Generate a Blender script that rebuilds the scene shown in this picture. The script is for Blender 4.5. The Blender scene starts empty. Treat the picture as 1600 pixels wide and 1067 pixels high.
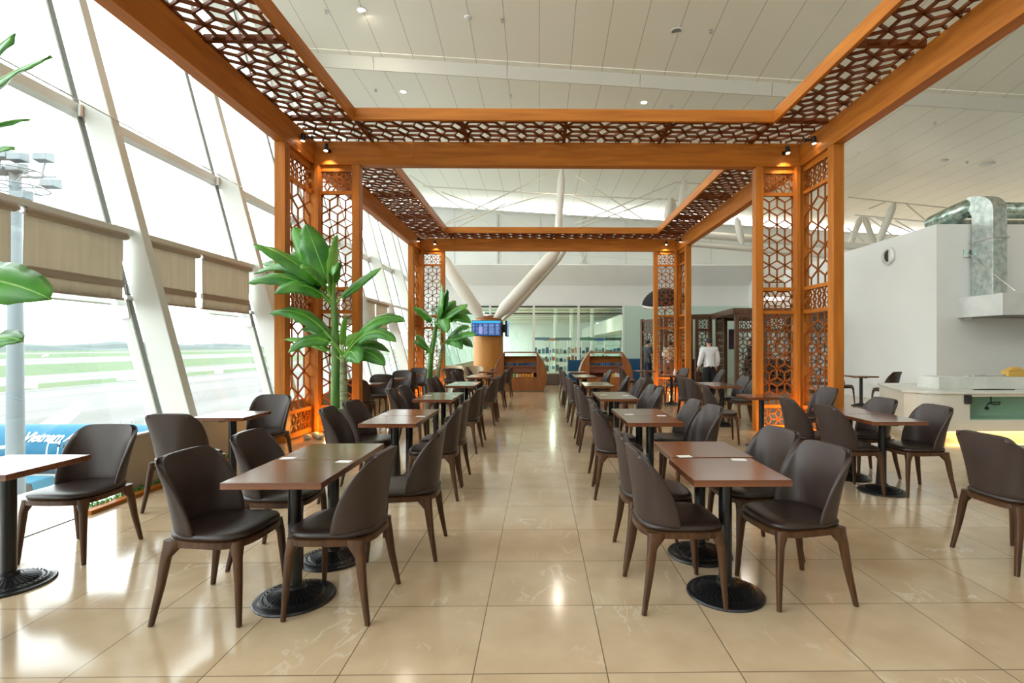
import bpy, bmesh, math, random
from mathutils import Vector, Matrix, Euler
random.seed(7)
PI = math.pi
S = bpy.context.scene
COL = S.collection
H = 1.469                                     # eye height

# ---------------------------------------------------------------- camera
THETA = math.radians(0.75)
cam_data = bpy.data.cameras.new('camera')
cam_data.sensor_width = 36.0
cam_data.lens = 798 / 1600 * 36
cam_data.shift_x = -53 / 1600
cam_data.shift_y = 7.5 / 1600
cam_data.clip_end = 3000
cam = bpy.data.objects.new('camera', cam_data)
cam.location = (0, 0, H)
cam.rotation_euler = (PI / 2, 0, -THETA)
COL.objects.link(cam)
S.camera = cam

def W(px, py, Y):
    """point of the place at depth Y seen at a photo pixel (survey helper)"""
    c, s = math.cos(THETA), math.sin(THETA)
    a, b = (px - 853) / 798, (541 - py) / 798
    dx, dy = s + a * c, c - a * s
    t = Y / dy
    return Vector((dx * t, Y, H + b * t))

# ---------------------------------------------------------------- world, exposure
world = bpy.data.worlds.new('sky')
S.world = world
world.use_nodes = True
wn = world.node_tree.nodes; wl = world.node_tree.links
wn.clear()
wo = wn.new('ShaderNodeOutputWorld'); bg = wn.new('ShaderNodeBackground')
tc = wn.new('ShaderNodeTexCoord'); sep = wn.new('ShaderNodeSeparateXYZ'); rmp = wn.new('ShaderNodeValToRGB')
rmp.color_ramp.elements[0].position = 0.48; rmp.color_ramp.elements[0].color = (0.93, 0.95, 0.96, 1)
rmp.color_ramp.elements[1].position = 0.70; rmp.color_ramp.elements[1].color = (0.90, 0.96, 1.0, 1)
mp = wn.new('ShaderNodeMath'); mp.operation = 'MULTIPLY_ADD'; mp.inputs[1].default_value = 0.5; mp.inputs[2].default_value = 0.5
wl.new(tc.outputs['Generated'], sep.inputs[0]); wl.new(sep.outputs['Z'], mp.inputs[0]); wl.new(mp.outputs[0], rmp.inputs[0])
wl.new(rmp.outputs[0], bg.inputs['Color']); bg.inputs['Strength'].default_value = 5.0
wl.new(bg.outputs[0], wo.inputs['Surface'])
S.view_settings.view_transform = 'Standard'
S.view_settings.look = 'None'
S.view_settings.exposure = 0.38
S.view_settings.gamma = 1.0
S.view_settings.use_curve_mapping = False
CEIL_W = 36.0                                # power of one ceiling downlight

# ---------------------------------------------------------------- materials
def mat(name, color, rough=0.5, metal=0.0, spec=0.5, coat=0.0, trans=0.0, emis=None, estr=0.0, sheen=0.0):
    m = bpy.data.materials.new(name); m.use_nodes = True
    b = m.node_tree.nodes['Principled BSDF']
    b.inputs['Base Color'].default_value = (*color, 1)
    b.inputs['Roughness'].default_value = rough
    b.inputs['Metallic'].default_value = metal
    b.inputs['Specular IOR Level'].default_value = spec
    b.inputs['Coat Weight'].default_value = coat
    b.inputs['Coat Roughness'].default_value = 0.15
    b.inputs['Transmission Weight'].default_value = trans
    if emis: b.inputs['Emission Color'].default_value = (*emis, 1); b.inputs['Emission Strength'].default_value = estr
    return m
def nodes(m): return m.node_tree.nodes, m.node_tree.links, m.node_tree.nodes['Principled BSDF']
def noise_mix(m, c1, c2, scale=(1, 1, 1), nscale=5.0, detail=4.0, lo=0.35, hi=0.65, bump=0.0, coord='Object', distortion=0.0):
    n, l, b = nodes(m)
    t = n.new('ShaderNodeTexCoord'); mp = n.new('ShaderNodeMapping'); mp.inputs['Scale'].default_value = scale
    nz = n.new('ShaderNodeTexNoise'); nz.inputs['Scale'].default_value = nscale; nz.inputs['Detail'].default_value = detail
    nz.inputs['Distortion'].default_value = distortion
    r = n.new('ShaderNodeValToRGB')
    r.color_ramp.elements[0].position = lo; r.color_ramp.elements[0].color = (*c1, 1)
    r.color_ramp.elements[1].position = hi; r.color_ramp.elements[1].color = (*c2, 1)
    l.new(t.outputs[coord], mp.inputs[0]); l.new(mp.outputs[0], nz.inputs['Vector'])
    l.new(nz.outputs['Fac'], r.inputs[0]); l.new(r.outputs[0], b.inputs['Base Color'])
    if bump:
        bp = n.new('ShaderNodeBump'); bp.inputs['Strength'].default_value = bump; bp.inputs['Distance'].default_value = 0.01
        l.new(nz.outputs['Fac'], bp.inputs['Height']); l.new(bp.outputs[0], b.inputs['Normal'])
    return m

def grain(m, c1, c2, axis, fine=26, coord='Object'):
    sc = [fine, fine, fine]; sc[axis] = 1.1
    return noise_mix(m, c1, c2, tuple(sc), 1.0, 5.0, 0.3, 0.72, coord=coord, distortion=0.35)

M = {}
ORANGE1, ORANGE2 = (0.38, 0.116, 0.014), (0.56, 0.190, 0.023)
M['wood_x'] = grain(mat('pergola wood along x', ORANGE1, 0.48, spec=0.22), ORANGE1, ORANGE2, 0, 14)
M['wood_y'] = grain(mat('pergola wood along y', ORANGE1, 0.48, spec=0.22), ORANGE1, ORANGE2, 1, 14)
M['wood_z'] = grain(mat('pergola wood upright', ORANGE1, 0.48, spec=0.22), ORANGE1, ORANGE2, 2, 14)
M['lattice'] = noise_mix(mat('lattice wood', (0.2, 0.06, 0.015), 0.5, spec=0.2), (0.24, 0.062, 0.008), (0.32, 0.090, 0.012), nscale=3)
M['lattice_shaded'] = noise_mix(mat('overhead lattice wood darkened as in shade', (0.2, 0.06, 0.015), 0.5, spec=0.15), (0.115, 0.030, 0.006), (0.165, 0.045, 0.009), nscale=3)  # lattice wood with the shade of its underside put into the colour
M['leather'] = noise_mix(mat('brown leather', (0.05, 0.03, 0.025), 0.42, spec=0.45), (0.036, 0.021, 0.017), (0.046, 0.028, 0.023), nscale=4, detail=2)
M['seat_leather'] = mat('seat leather', (0.027, 0.015, 0.011), 0.36, spec=0.5)
M['chair_wood'] = grain(mat('walnut chair wood', (0.1, 0.045, 0.02), 0.38, spec=0.35), (0.046, 0.019, 0.008), (0.105, 0.044, 0.016), 2, 30)
M['table_wood'] = grain(mat('table top wood', (0.2, 0.06, 0.02), 0.2, coat=0.55, spec=0.6), (0.095, 0.026, 0.010), (0.235, 0.072, 0.022), 0, 34)
M['iron'] = mat('black cast iron', (0.008, 0.008, 0.009), 0.30, spec=0.5)
M['card'] = mat('white card', (0.85, 0.85, 0.83), 0.6)
M['white'] = noise_mix(mat('white paint', (0.75, 0.76, 0.73), 0.55), (0.80, 0.81, 0.79), (0.85, 0.86, 0.83), nscale=0.6, detail=2)
M['cream_step'] = mat('cream step', (0.60, 0.58, 0.50), 0.5)
M['fin'] = mat('cream white steel paint', (0.70, 0.72, 0.68), 0.35)
M['gasket'] = mat('grey gasket', (0.22, 0.23, 0.22), 0.6)
M['knee'] = mat('beige panel', (0.43, 0.36, 0.27), 0.5)
M['sill'] = mat('pale sill', (0.72, 0.72, 0.68), 0.35)
M['blind'] = noise_mix(mat('beige roller blind cloth', (0.42, 0.35, 0.27), 0.9), (0.52, 0.46, 0.37), (0.62, 0.56, 0.46), (1, 9, 0.5), 1.6, 2)
n_, l_, b_ = nodes(M['blind']); b_.inputs['Subsurface Weight'].default_value = 0.0
tr = n_.new('ShaderNodeBsdfTranslucent'); tr.inputs['Color'].default_value = (0.62, 0.56, 0.46, 1)
mx = n_.new('ShaderNodeMixShader'); mx.inputs[0].default_value = 0.45
o_ = [q for q in n_ if q.type == 'OUTPUT_MATERIAL'][0]
l_.new(b_.outputs[0], mx.inputs[1]); l_.new(tr.outputs[0], mx.inputs[2]); l_.new(mx.outputs[0], o_.inputs['Surface'])
M['shade_grey'] = mat('pale perforated shade', (0.62, 0.62, 0.58), 0.7)
M['metal'] = mat('brushed steel', (0.62, 0.62, 0.60), 0.3, 0.9)
M['galv'] = noise_mix(mat('galvanised duct', (0.5, 0.55, 0.53), 0.28, 0.85), (0.42, 0.50, 0.47), (0.70, 0.74, 0.71), nscale=9, detail=5)
M['foil'] = noise_mix(mat('crinkled foil duct', (0.4, 0.55, 0.48), 0.25, 0.85), (0.18, 0.30, 0.25), (0.70, 0.80, 0.74), nscale=7, detail=6, bump=1.0)
M['hood'] = noise_mix(mat('pale steel hood', (0.75, 0.76, 0.74), 0.4, 0.35), (0.66, 0.67, 0.65), (0.80, 0.81, 0.79), nscale=2)
M['black'] = mat('black plastic', (0.012, 0.012, 0.012), 0.45)
M['stone'] = noise_mix(mat('white quartz counter', (0.72, 0.72, 0.66), 0.25), (0.62, 0.63, 0.57), (0.74, 0.74, 0.68), nscale=3, detail=6)
M['counter'] = mat('cream counter front', (0.68, 0.65, 0.55), 0.35)
M['greenbox'] = mat('sea green recess', (0.32, 0.52, 0.38), 0.25)
M['tarmac_w'] = mat('winglet white', (0.9, 0.9, 0.9), 0.4)
M['leaf'] = noise_mix(mat('banana leaf', (0.06, 0.25, 0.03), 0.32, spec=0.6), (0.030, 0.17, 0.020), (0.10, 0.36, 0.035), nscale=3.0, detail=3)
M['leaf_light'] = noise_mix(mat('young banana leaf', (0.2, 0.45, 0.05), 0.35, spec=0.5), (0.16, 0.42, 0.05), (0.26, 0.52, 0.08), nscale=4)
M['trunk'] = noise_mix(mat('green banana trunk', (0.1, 0.25, 0.05), 0.45), (0.05, 0.17, 0.025), (0.17, 0.33, 0.07), (7, 7, 1), 1.5)
M['trunk_pale'] = noise_mix(mat('scaly pale trunk', (0.3, 0.33, 0.17), 0.7), (0.16, 0.19, 0.08), (0.36, 0.38, 0.21), (1, 1, 4), 9, 4, bump=0.6)
M['pot'] = mat('grey planter', (0.17, 0.18, 0.18), 0.5)
M['soil'] = noise_mix(mat('moss and pebbles', (0.2, 0.2, 0.1), 0.9), (0.10, 0.09, 0.04), (0.32, 0.30, 0.16), nscale=22)
M['kiosk'] = grain(mat('kiosk wood', (0.3, 0.1, 0.02), 0.4), (0.22, 0.068, 0.014), (0.33, 0.115, 0.024), 2, 9)
M['kiosk_dark'] = mat('shelf back board', (0.26, 0.085, 0.045), 0.6)
M['column_wood'] = grain(mat('honey wood cladding', (0.6, 0.27, 0.06), 0.35), (0.52, 0.22, 0.045), (0.66, 0.31, 0.075), 2, 4)
M['dark_wood'] = grain(mat('dark lounge wood', (0.1, 0.05, 0.025), 0.5), (0.085, 0.036, 0.016), (0.15, 0.068, 0.030), 2, 9)
M['blue'] = mat('blue upholstery', (0.012, 0.085, 0.19), 0.7)
M['cream'] = mat('cream leather', (0.55, 0.45, 0.32), 0.55)
M['pale_green'] = mat('frosted pale green glass wall', (0.50, 0.64, 0.57), 0.25)
M['skin'] = mat('skin', (0.52, 0.30, 0.20), 0.55)
M['hair'] = mat('black hair', (0.012, 0.010, 0.009), 0.5)
M['shirt_white'] = mat('white shirt cloth', (0.78, 0.78, 0.80), 0.8)
M['shirt_grey'] = mat('dark grey tee cloth', (0.055, 0.065, 0.075), 0.85)
M['cloth_black'] = mat('black cloth', (0.010, 0.010, 0.012), 0.85)
M['denim'] = mat('navy trousers cloth', (0.012, 0.018, 0.035), 0.85)
M['glow'] = mat('lamp face', (1, 0.9, 0.75), 0.5, emis=(1.0, 0.80, 0.55), estr=14)
M['glow_white'] = mat('downlight face', (1, 0.9, 0.75), 0.5, emis=(1.0, 0.86, 0.70), estr=4)
M['glow_led'] = mat('amber light strip', (1, 0.8, 0.3), 0.5, emis=(1.0, 0.68, 0.20), estr=3.0)
M['concrete_dark'] = mat('dark joint', (0.05, 0.045, 0.04), 0.6)

def glass_mat(name, tint, refl=0.05):
    m = bpy.data.materials.new(name); m.use_nodes = True
    n = m.node_tree.nodes; l = m.node_tree.links; n.clear()
    o = n.new('ShaderNodeOutputMaterial'); t = n.new('ShaderNodeBsdfTransparent'); t.inputs[0].default_value = (*tint, 1)
    g = n.new('ShaderNodeBsdfGlossy'); g.inputs['Roughness'].default_value = 0.01; g.inputs['Color'].default_value = (1, 1, 1, 1)
    lw = n.new('ShaderNodeLayerWeight'); lw.inputs['Blend'].default_value = 0.5
    pw_ = n.new('ShaderNodeMath'); pw_.operation = 'POWER'; pw_.inputs[1].default_value = 4.0
    ma = n.new('ShaderNodeMath'); ma.operation = 'MULTIPLY_ADD'; ma.inputs[1].default_value = 0.5; ma.inputs[2].default_value = refl
    l.new(lw.outputs['Facing'], pw_.inputs[0]); l.new(pw_.outputs[0], ma.inputs[0])
    mx = n.new('ShaderNodeMixShader')
    l.new(ma.outputs[0], mx.inputs[0]); l.new(t.outputs[0], mx.inputs[1]); l.new(g.outputs[0], mx.inputs[2]); l.new(mx.outputs[0], o.inputs[0])
    return m
M['glass'] = glass_mat('window glass', (0.96, 0.985, 0.97), 0.035)
M['glass_green'] = glass_mat('green partition glass', (0.80, 0.93, 0.87), 0.045)

# floor: square marble tiles
def floor_material():
    m = mat('beige marble floor tiles', (0.6, 0.47, 0.33), 0.12, spec=0.55, coat=0.25)
    n, l, b = nodes(m)
    t = n.new('ShaderNodeTexCoord')
    T = 0.6001
    sep = n.new('ShaderNodeSeparateXYZ'); l.new(t.outputs['Object'], sep.inputs[0])
    def line(out, off):
        a = n.new('ShaderNodeMath'); a.operation = 'SUBTRACT'; a.inputs[1].default_value = off; l.new(out, a.inputs[0])
        d = n.new('ShaderNodeMath'); d.operation = 'DIVIDE'; d.inputs[1].default_value = T; l.new(a.outputs[0], d.inputs[0])
        p = n.new('ShaderNodeMath'); p.operation = 'PINGPONG'; p.inputs[1].default_value = 0.5; l.new(d.outputs[0], p.inputs[0])
        c = n.new('ShaderNodeMath'); c.operation = 'LESS_THAN'; c.inputs[1].default_value = 0.0045; l.new(p.outputs[0], c.inputs[0])
        f = n.new('ShaderNodeMath'); f.operation = 'FLOOR'; l.new(d.outputs[0], f.inputs[0])
        return c, f
    cx, fx = line(sep.outputs['X'], -0.295); cy, fy = line(sep.outputs['Y'], 2.293)
    mxm = n.new('ShaderNodeMath'); mxm.operation = 'MAXIMUM'; l.new(cx.outputs[0], mxm.inputs[0]); l.new(cy.outputs[0], mxm.inputs[1])
    # per-tile offset so that veins stop at the joints
    comb = n.new('ShaderNodeCombineXYZ'); l.new(fx.outputs[0], comb.inputs[0]); l.new(fy.outputs[0], comb.inputs[1])
    wn2 = n.new('ShaderNodeTexWhiteNoise'); wn2.noise_dimensions = '3D'; l.new(comb.outputs[0], wn2.inputs['Vector'])
    va = n.new('ShaderNodeVectorMath'); va.operation = 'MULTIPLY_ADD'; va.inputs[1].default_value = (6, 6, 6)
    l.new(wn2.outputs['Color'], va.inputs[0]); l.new(t.outputs['Object'], va.inputs[2])
    nz = n.new('ShaderNodeTexNoise'); nz.inputs['Scale'].default_value = 3.0; nz.inputs['Detail'].default_value = 6
    l.new(va.outputs[0], nz.inputs['Vector'])
    r = n.new('ShaderNodeValToRGB')
    r.color_ramp.elements[0].position = 0.3; r.color_ramp.elements[0].color = (0.52, 0.375, 0.230, 1)
    r.color_ramp.elements[1].position = 0.7; r.color_ramp.elements[1].color = (0.63, 0.475, 0.310, 1)
    l.new(nz.outputs['Fac'], r.inputs[0])
    nv = n.new('ShaderNodeTexNoise'); nv.inputs['Scale'].default_value = 2.2; nv.inputs['Detail'].default_value = 5; nv.inputs['Distortion'].default_value = 0.6
    mpv = n.new('ShaderNodeMapping'); mpv.inputs['Scale'].default_value = (1.6, 0.8, 1); mpv.inputs['Rotation'].default_value = (0, 0, 0.6)
    l.new(va.outputs[0], mpv.inputs[0]); l.new(mpv.outputs[0], nv.inputs['Vector'])
    rv = n.new('ShaderNodeValToRGB')
    e = rv.color_ramp.elements
    e[0].position = 0.49; e[0].color = (0, 0, 0, 1); e[1].position = 0.505; e[1].color = (0.5, 0.5, 0.5, 1)
    e2 = e.new(0.52); e2.color = (0, 0, 0, 1)
    l.new(nv.outputs['Fac'], rv.inputs[0])
    # break the veins up
    nb = n.new('ShaderNodeTexNoise'); nb.inputs['Scale'].default_value = 1.9; l.new(va.outputs[0], nb.inputs['Vector'])
    rb = n.new('ShaderNodeValToRGB'); rb.color_ramp.elements[0].position = 0.5; rb.color_ramp.elements[1].position = 0.62
    l.new(nb.outputs['Fac'], rb.inputs[0])
    mulv = n.new('ShaderNodeMath'); mulv.operation = 'MULTIPLY'; l.new(rv.outputs[0], mulv.inputs[0]); l.new(rb.outputs[0], mulv.inputs[1])
    m1 = n.new('ShaderNodeMix'); m1.data_type = 'RGBA'; m1.inputs['B'].default_value = (0.80, 0.72, 0.58, 1)
    l.new(mulv.outputs[0], m1.inputs['Factor']); l.new(r.outputs[0], m1.inputs['A'])
    m2 = n.new('ShaderNodeMix'); m2.data_type = 'RGBA'; m2.inputs['B'].default_value = (0.17, 0.12, 0.07, 1)
    l.new(mxm.outputs[0], m2.inputs['Factor']); l.new(m1.outputs['Result'], m2.inputs['A'])
    l.new(m2.outputs['Result'], b.inputs['Base Color'])
    return m
M['floor'] = floor_material()

def ceiling_material():
    m = mat('cream metal ceiling panels', (0.66, 0.66, 0.60), 0.38, spec=0.45)
    n, l, b = nodes(m)
    t = n.new('ShaderNodeTexCoord'); sep = n.new('ShaderNodeSeparateXYZ'); l.new(t.outputs['Object'], sep.inputs[0])
    d = n.new('ShaderNodeMath'); d.operation = 'DIVIDE'; d.inputs[1].default_value = 0.9; l.new(sep.outputs['X'], d.inputs[0])
    p = n.new('ShaderNodeMath'); p.operation = 'PINGPONG'; p.inputs[1].default_value = 0.5; l.new(d.outputs[0], p.inputs[0])
    c = n.new('ShaderNodeMath'); c.operation = 'LESS_THAN'; c.inputs[1].default_value = 0.010; l.new(p.outputs[0], c.inputs[0])
    mm = n.new('ShaderNodeMix'); mm.data_type = 'RGBA'; mm.inputs['A'].default_value = (0.90, 0.88, 0.77, 1); mm.inputs['B'].default_value = (0.50, 0.48, 0.40, 1)
    l.new(c.outputs[0], mm.inputs['Factor']); l.new(mm.outputs['Result'], b.inputs['Base Color'])
    return m
M['ceiling'] = ceiling_material()

def apron_material():
    m = mat('apron and grass', (0.3, 0.3, 0.28), 0.9, spec=0.1)
    n, l, b = nodes(m)
    t = n.new('ShaderNodeTexCoord'); sep = n.new('ShaderNodeSeparateXYZ'); l.new(t.outputs['Object'], sep.inputs[0])
    nz = n.new('ShaderNodeTexNoise'); nz.inputs['Scale'].default_value = 1.0; nz.inputs['Detail'].default_value = 4
    mp = n.new('ShaderNodeMapping'); mp.inputs['Scale'].default_value = (0.09, 0.006, 1); l.new(t.outputs['Object'], mp.inputs[0]); l.new(mp.outputs[0], nz.inputs['Vector'])
    rc = n.new('ShaderNodeValToRGB')
    rc.color_ramp.elements[0].position = 0.38; rc.color_ramp.elements[0].color = (0.135, 0.130, 0.122, 1)
    rc.color_ramp.elements[1].position = 0.62; rc.color_ramp.elements[1].color = (0.178, 0.176, 0.168, 1)
    l.new(nz.outputs['Fac'], rc.inputs[0])
    d = n.new('ShaderNodeMath'); d.operation = 'MULTIPLY'; d.inputs[1].default_value = -1 / 1000.0; l.new(sep.outputs['X'], d.inputs[0])
    g = n.new('ShaderNodeValToRGB'); g.color_ramp.interpolation = 'CONSTANT'
    e = g.color_ramp.elements
    e[0].position = 0.0; e[0].color = (0, 0, 0, 1); e[1].position = 0.138; e[1].color = (1, 1, 1, 1)
    for pos, v in ((0.160, 0), (0.207, 1), (0.330, 0), (0.50, 1), (0.78, 0), (0.93, 1)):
        q = e.new(pos); q.color = (v, v, v, 1)
    l.new(d.outputs[0], g.inputs[0])
    mm = n.new('ShaderNodeMix'); mm.data_type = 'RGBA'; mm.inputs['B'].default_value = (0.082, 0.118, 0.060, 1)
    l.new(g.outputs[0], mm.inputs['Factor']); l.new(rc.outputs[0], mm.inputs['A']); l.new(mm.outputs['Result'], b.inputs['Base Color'])
    return m
M['apron'] = apron_material()

# ---------------------------------------------------------------- mesh building
class MB:
    def __init__(self): self.v = []; self.f = []; self.m = []
    def quad_box(self, c):                   # eight corners, bottom four then top four (ccw)
        i = len(self.v); self.v += [tuple(p) for p in c]
        self.f += [(i+3, i+2, i+1, i), (i+4, i+5, i+6, i+7), (i, i+1, i+5, i+4), (i+1, i+2, i+6, i+5), (i+2, i+3, i+7, i+6), (i+3, i, i+4, i+7)]
        return self
    def box(self, x0, x1, y0, y1, z0, z1):
        return self.quad_box([(x0,y0,z0),(x1,y0,z0),(x1,y1,z0),(x0,y1,z0),(x0,y0,z1),(x1,y0,z1),(x1,y1,z1),(x0,y1,z1)])
    def bar(self, p, q, w, h, up=(0, 0, 1)): # rectangular bar: w across, h along up
        p, q, up = Vector(p), Vector(q), Vector(up)
        d = (q - p).normalized(); s = d.cross(up)
        if s.length < 1e-5: s = d.cross(Vector((1, 0, 0)))
        s.normalize(); u = s.cross(d).normalized()
        s *= w / 2; u *= h / 2
        return self.quad_box([p - s - u, p + s - u, q + s - u, q - s - u, p - s + u, p + s + u, q + s + u, q - s + u])
    def grid(self, rows, close_u=False, flip=False):
        i = len(self.v); nr, nc = len(rows), len(rows[0])
        for r in rows: self.v += [tuple(p) for p in r]
        for a in range(nr - 1):
            for b in range(nc - (0 if close_u else 1)):
                c = (b + 1) % nc
                q = (i + a*nc + b, i + a*nc + c, i + (a+1)*nc + c, i + (a+1)*nc + b)
                self.f.append(q[::-1] if flip else q)
        return i
    def tube(self, pts, radii, n=12, cap=True):
        pts = [Vector(p) for p in pts]
        if not hasattr(radii, '__len__'): radii = [radii] * len(pts)
        rows = []; ref = None
        for k, p in enumerate(pts):
            d = (pts[min(k+1, len(pts)-1)] - pts[max(k-1, 0)]).normalized()
            if ref is None:
                ref = d.cross(Vector((0, 0, 1)))
                if ref.length < 1e-3: ref = Vector((1, 0, 0))
            a = (ref - d * ref.dot(d)).normalized(); ref = a; b = d.cross(a)
            rows.append([p + (a*math.cos(t) + b*math.sin(t)) * radii[k] for t in [2*PI*j/n for j in range(n)]])
        i = self.grid(rows, True)
        if cap:
            self.f.append(tuple(range(i + n - 1, i - 1, -1)))
            e = i + (len(pts)-1)*n
            self.f.append(tuple(range(e, e + n)))
        return self
    def lathe(self, prof, n=24, c=(0, 0, 0), axis='z', cap=True):
        rows = []
        for r, z in prof:
            row = []
            for j in range(n):
                t = 2*PI*j/n; x, y = r*math.cos(t), r*math.sin(t)
                if axis == 'z': row.append((c[0]+x, c[1]+y, c[2]+z))
                elif axis == 'x': row.append((c[0]+z, c[1]+x, c[2]+y))
                else: row.append((c[0]+y, c[1]+z, c[2]+x))
            rows.append(row)
        i = self.grid(rows, True)
        if cap:
            if prof[0][0] > 1e-4: self.f.append(tuple(range(i + n - 1, i - 1, -1)))
            if prof[-1][0] > 1e-4:
                e = i + (len(prof)-1)*n; self.f.append(tuple(range(e, e + n)))
        return self
    def loft(self, secs, n=12, pw=3.0):      # secs: (x,y,z,hx,hy) rounded rectangles stacked in z
        rows = []
        for x, y, z, hx, hy in secs:
            row = []
            for j in range(n):
                t = 2*PI*(j + 0.5)/n; c, s = math.cos(t), math.sin(t)
                row.append((x + hx*math.copysign(abs(c)**(2/pw), c), y + hy*math.copysign(abs(s)**(2/pw), s), z))
            rows.append(row)
        i = self.grid(rows, True)
        self.f.append(tuple(range(i + n - 1, i - 1, -1))); e = i + (len(secs)-1)*n; self.f.append(tuple(range(e, e + n)))
        return self
    def prism(self, poly, axis, a, b):       # polygon (2D) extruded along axis 'x','y','z'
        def P(u, v, w): return {'x': (w, u, v), 'y': (u, w, v), 'z': (u, v, w)}[axis]
        i = len(self.v); n = len(poly)
        self.v += [P(u, v, a) for u, v in poly] + [P(u, v, b) for u, v in poly]
        self.f.append(tuple(range(i + n - 1, i - 1, -1))); self.f.append(tuple(range(i + n, i + 2*n)))
        for k in range(n): self.f.append((i + k, i + (k+1) % n, i + n + (k+1) % n, i + n + k))
        return self
    def build(self, name, m, parent=None, smooth=None, loc=None, rot=None, bevel=0, subsurf=0, solid=0):
        me = bpy.data.meshes.new(name); me.from_pydata(self.v, [], self.f); me.update()
        bm = bmesh.new(); bm.from_mesh(me); bmesh.ops.recalc_face_normals(bm, faces=bm.faces); bm.to_mesh(me); bm.free()
        me.materials.append(M[m] if isinstance(m, str) else m)
        if smooth is not None:
            for p in me.polygons: p.use_smooth = True
            if smooth < 180: me.set_sharp_from_angle(angle=math.radians(smooth))
        o = bpy.data.objects.new(name, me); COL.objects.link(o)
        if parent is not None: o.parent = parent
        if loc is not None: o.location = loc
        if rot is not None: o.rotation_euler = rot
        if solid:
            s = o.modifiers.new('solid', 'SOLIDIFY'); s.thickness = solid; s.offset = 0
        if bevel:
            b = o.modifiers.new('bevel', 'BEVEL'); b.width = bevel; b.segments = 2; b.limit_method = 'ANGLE'
        if subsurf:
            s = o.modifiers.new('subsurf', 'SUBSURF'); s.levels = subsurf; s.render_levels = subsurf
        return o

def tag(o, label, cat, group=None):
    o['label'] = label; o['category'] = cat
    if group: o['group'] = group
    return o
def thing(name, label, cat, loc=(0, 0, 0), rz=0.0, group=None):
    o = bpy.data.objects.new(name, None); COL.objects.link(o)
    o.location = loc; o.rotation_euler = (0, 0, rz); o.empty_display_size = 0.1
    return tag(o, label, cat, group)
def struct(o, label=None):
    o['kind'] = 'structure'
    if label: o['label'] = label
    return o
def empty(name, loc=(0, 0, 0)):
    o = bpy.data.objects.new(name, None); COL.objects.link(o); o.location = loc; return o
def dup(root, loc, rz, label, group=None):
    r = root.copy(); COL.objects.link(r); r.location = loc; r.rotation_euler = (0, 0, rz); r['label'] = label
    if group: r['group'] = group
    for ch in root.children:
        c = ch.copy(); COL.objects.link(c); c.parent = r
        for g in ch.children:
            d = g.copy(); COL.objects.link(d); d.parent = c
    return r

# rhombille lattice: hexagon outlines with three spokes, clipped to a rectangle
def rhombille(w, h, s, flat=True, ox=0.0, oy=0.0):
    segs = set(); out = []
    def key(p): return (round(p[0], 4), round(p[1], 4))
    dx, dy = 1.5*s, math.sqrt(3)*s
    W_, H_ = (w, h) if flat else (h, w)
    for i in range(-2, int(W_/dx) + 3):
        for j in range(-2, int(H_/dy) + 3):
            cx, cy = i*dx + ox, j*dy + (dy/2 if i % 2 else 0) + oy
            vs = [(cx + s*math.cos(PI/3*k), cy + s*math.sin(PI/3*k)) for k in range(6)]
            for k in range(6):
                a, b = key(vs[k]), key(vs[(k+1) % 6])
                segs.add((min(a, b), max(a, b)))
            for k in (0, 2, 4):
                a, b = key((cx, cy)), key(vs[k]); segs.add((min(a, b), max(a, b)))
    for a, b in segs:
        if not flat: a, b = (a[1], a[0]), (b[1], b[0])
        t0, t1 = 0.0, 1.0; d = (b[0]-a[0], b[1]-a[1]); ok = True
        for p, q in ((-d[0], a[0]), (d[0], w-a[0]), (-d[1], a[1]), (d[1], h-a[1])):
            if abs(p) < 1e-9:
                if q < -1e-6: ok = False
            else:
                r = q/p
                if p < 0: t0 = max(t0, r)
                else: t1 = min(t1, r)
        if ok and t1 - t0 > 0.03:
            out.append(((a[0]+d[0]*t0, a[1]+d[1]*t0), (a[0]+d[0]*t1, a[1]+d[1]*t1)))
    return out
def add_lattice(mb, org, U, V, w, h, s, bw, bd, flat=True, ox=0.0, oy=0.0):
    org, U, V = Vector(org), Vector(U), Vector(V); N = U.cross(V)
    for a, b in rhombille(w, h, s, flat, ox, oy):
        mb.bar(org + U*a[0] + V*a[1], org + U*b[0] + V*b[1], bw, bd, N)

# ================================================================ THE SETTING
ROOF_TILT = -0.058
def roofA(x, y): return 9.5 + 0.17*(14.8 - y) + ROOF_TILT*x
def roofB(x, y): return 9.18 + ROOF_TILT*x
mb = MB(); mb.box(-5.15, 26, -9, 27.9, -0.25, 0.0); struct(mb.build('floor', 'floor'))
mb = MB(); mb.box(-5.15, 26, 27.9, 75, -0.25, 0.0); struct(mb.build('floor', 'floor'), 'concourse floor beyond the glass partition')
# main roof: section nearer the viewer, step, section beyond
mb = MB()
XS = [-8.6, 26]
rows = []
for (y, f) in ((-9.2, roofA), (14.8, roofA), (14.8, roofB), (28.1, roofB)):
    rows.append([(x, y, f(x, y)) for x in XS])
i = len(mb.v)
mb.grid(rows); mb.grid([[(x, y, z + 0.25) for x, y, z in r] for r in rows], flip=True)
struct(mb.build('ceiling', 'ceiling'))
mb = MB()
for k in range(9):
    xa, xb = -8.6 + 3.84*k, -8.6 + 3.84*(k+1) - 0.012
    zz = lambda x: roofA(x, 14.8)
    mb.quad_box([(xa, 14.76, zz(xa)-0.36), (xb, 14.76, zz(xb)-0.36), (xb, 14.80, zz(xb)-0.36), (xa, 14.80, zz(xa)-0.36),
                 (xa, 14.70, zz(xa)), (xb, 14.70, zz(xb)), (xb, 14.80, zz(xb)), (xa, 14.80, zz(xa))])
struct(mb.build('trim_1', 'cream_step'), 'cream step running across the ceiling')
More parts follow.
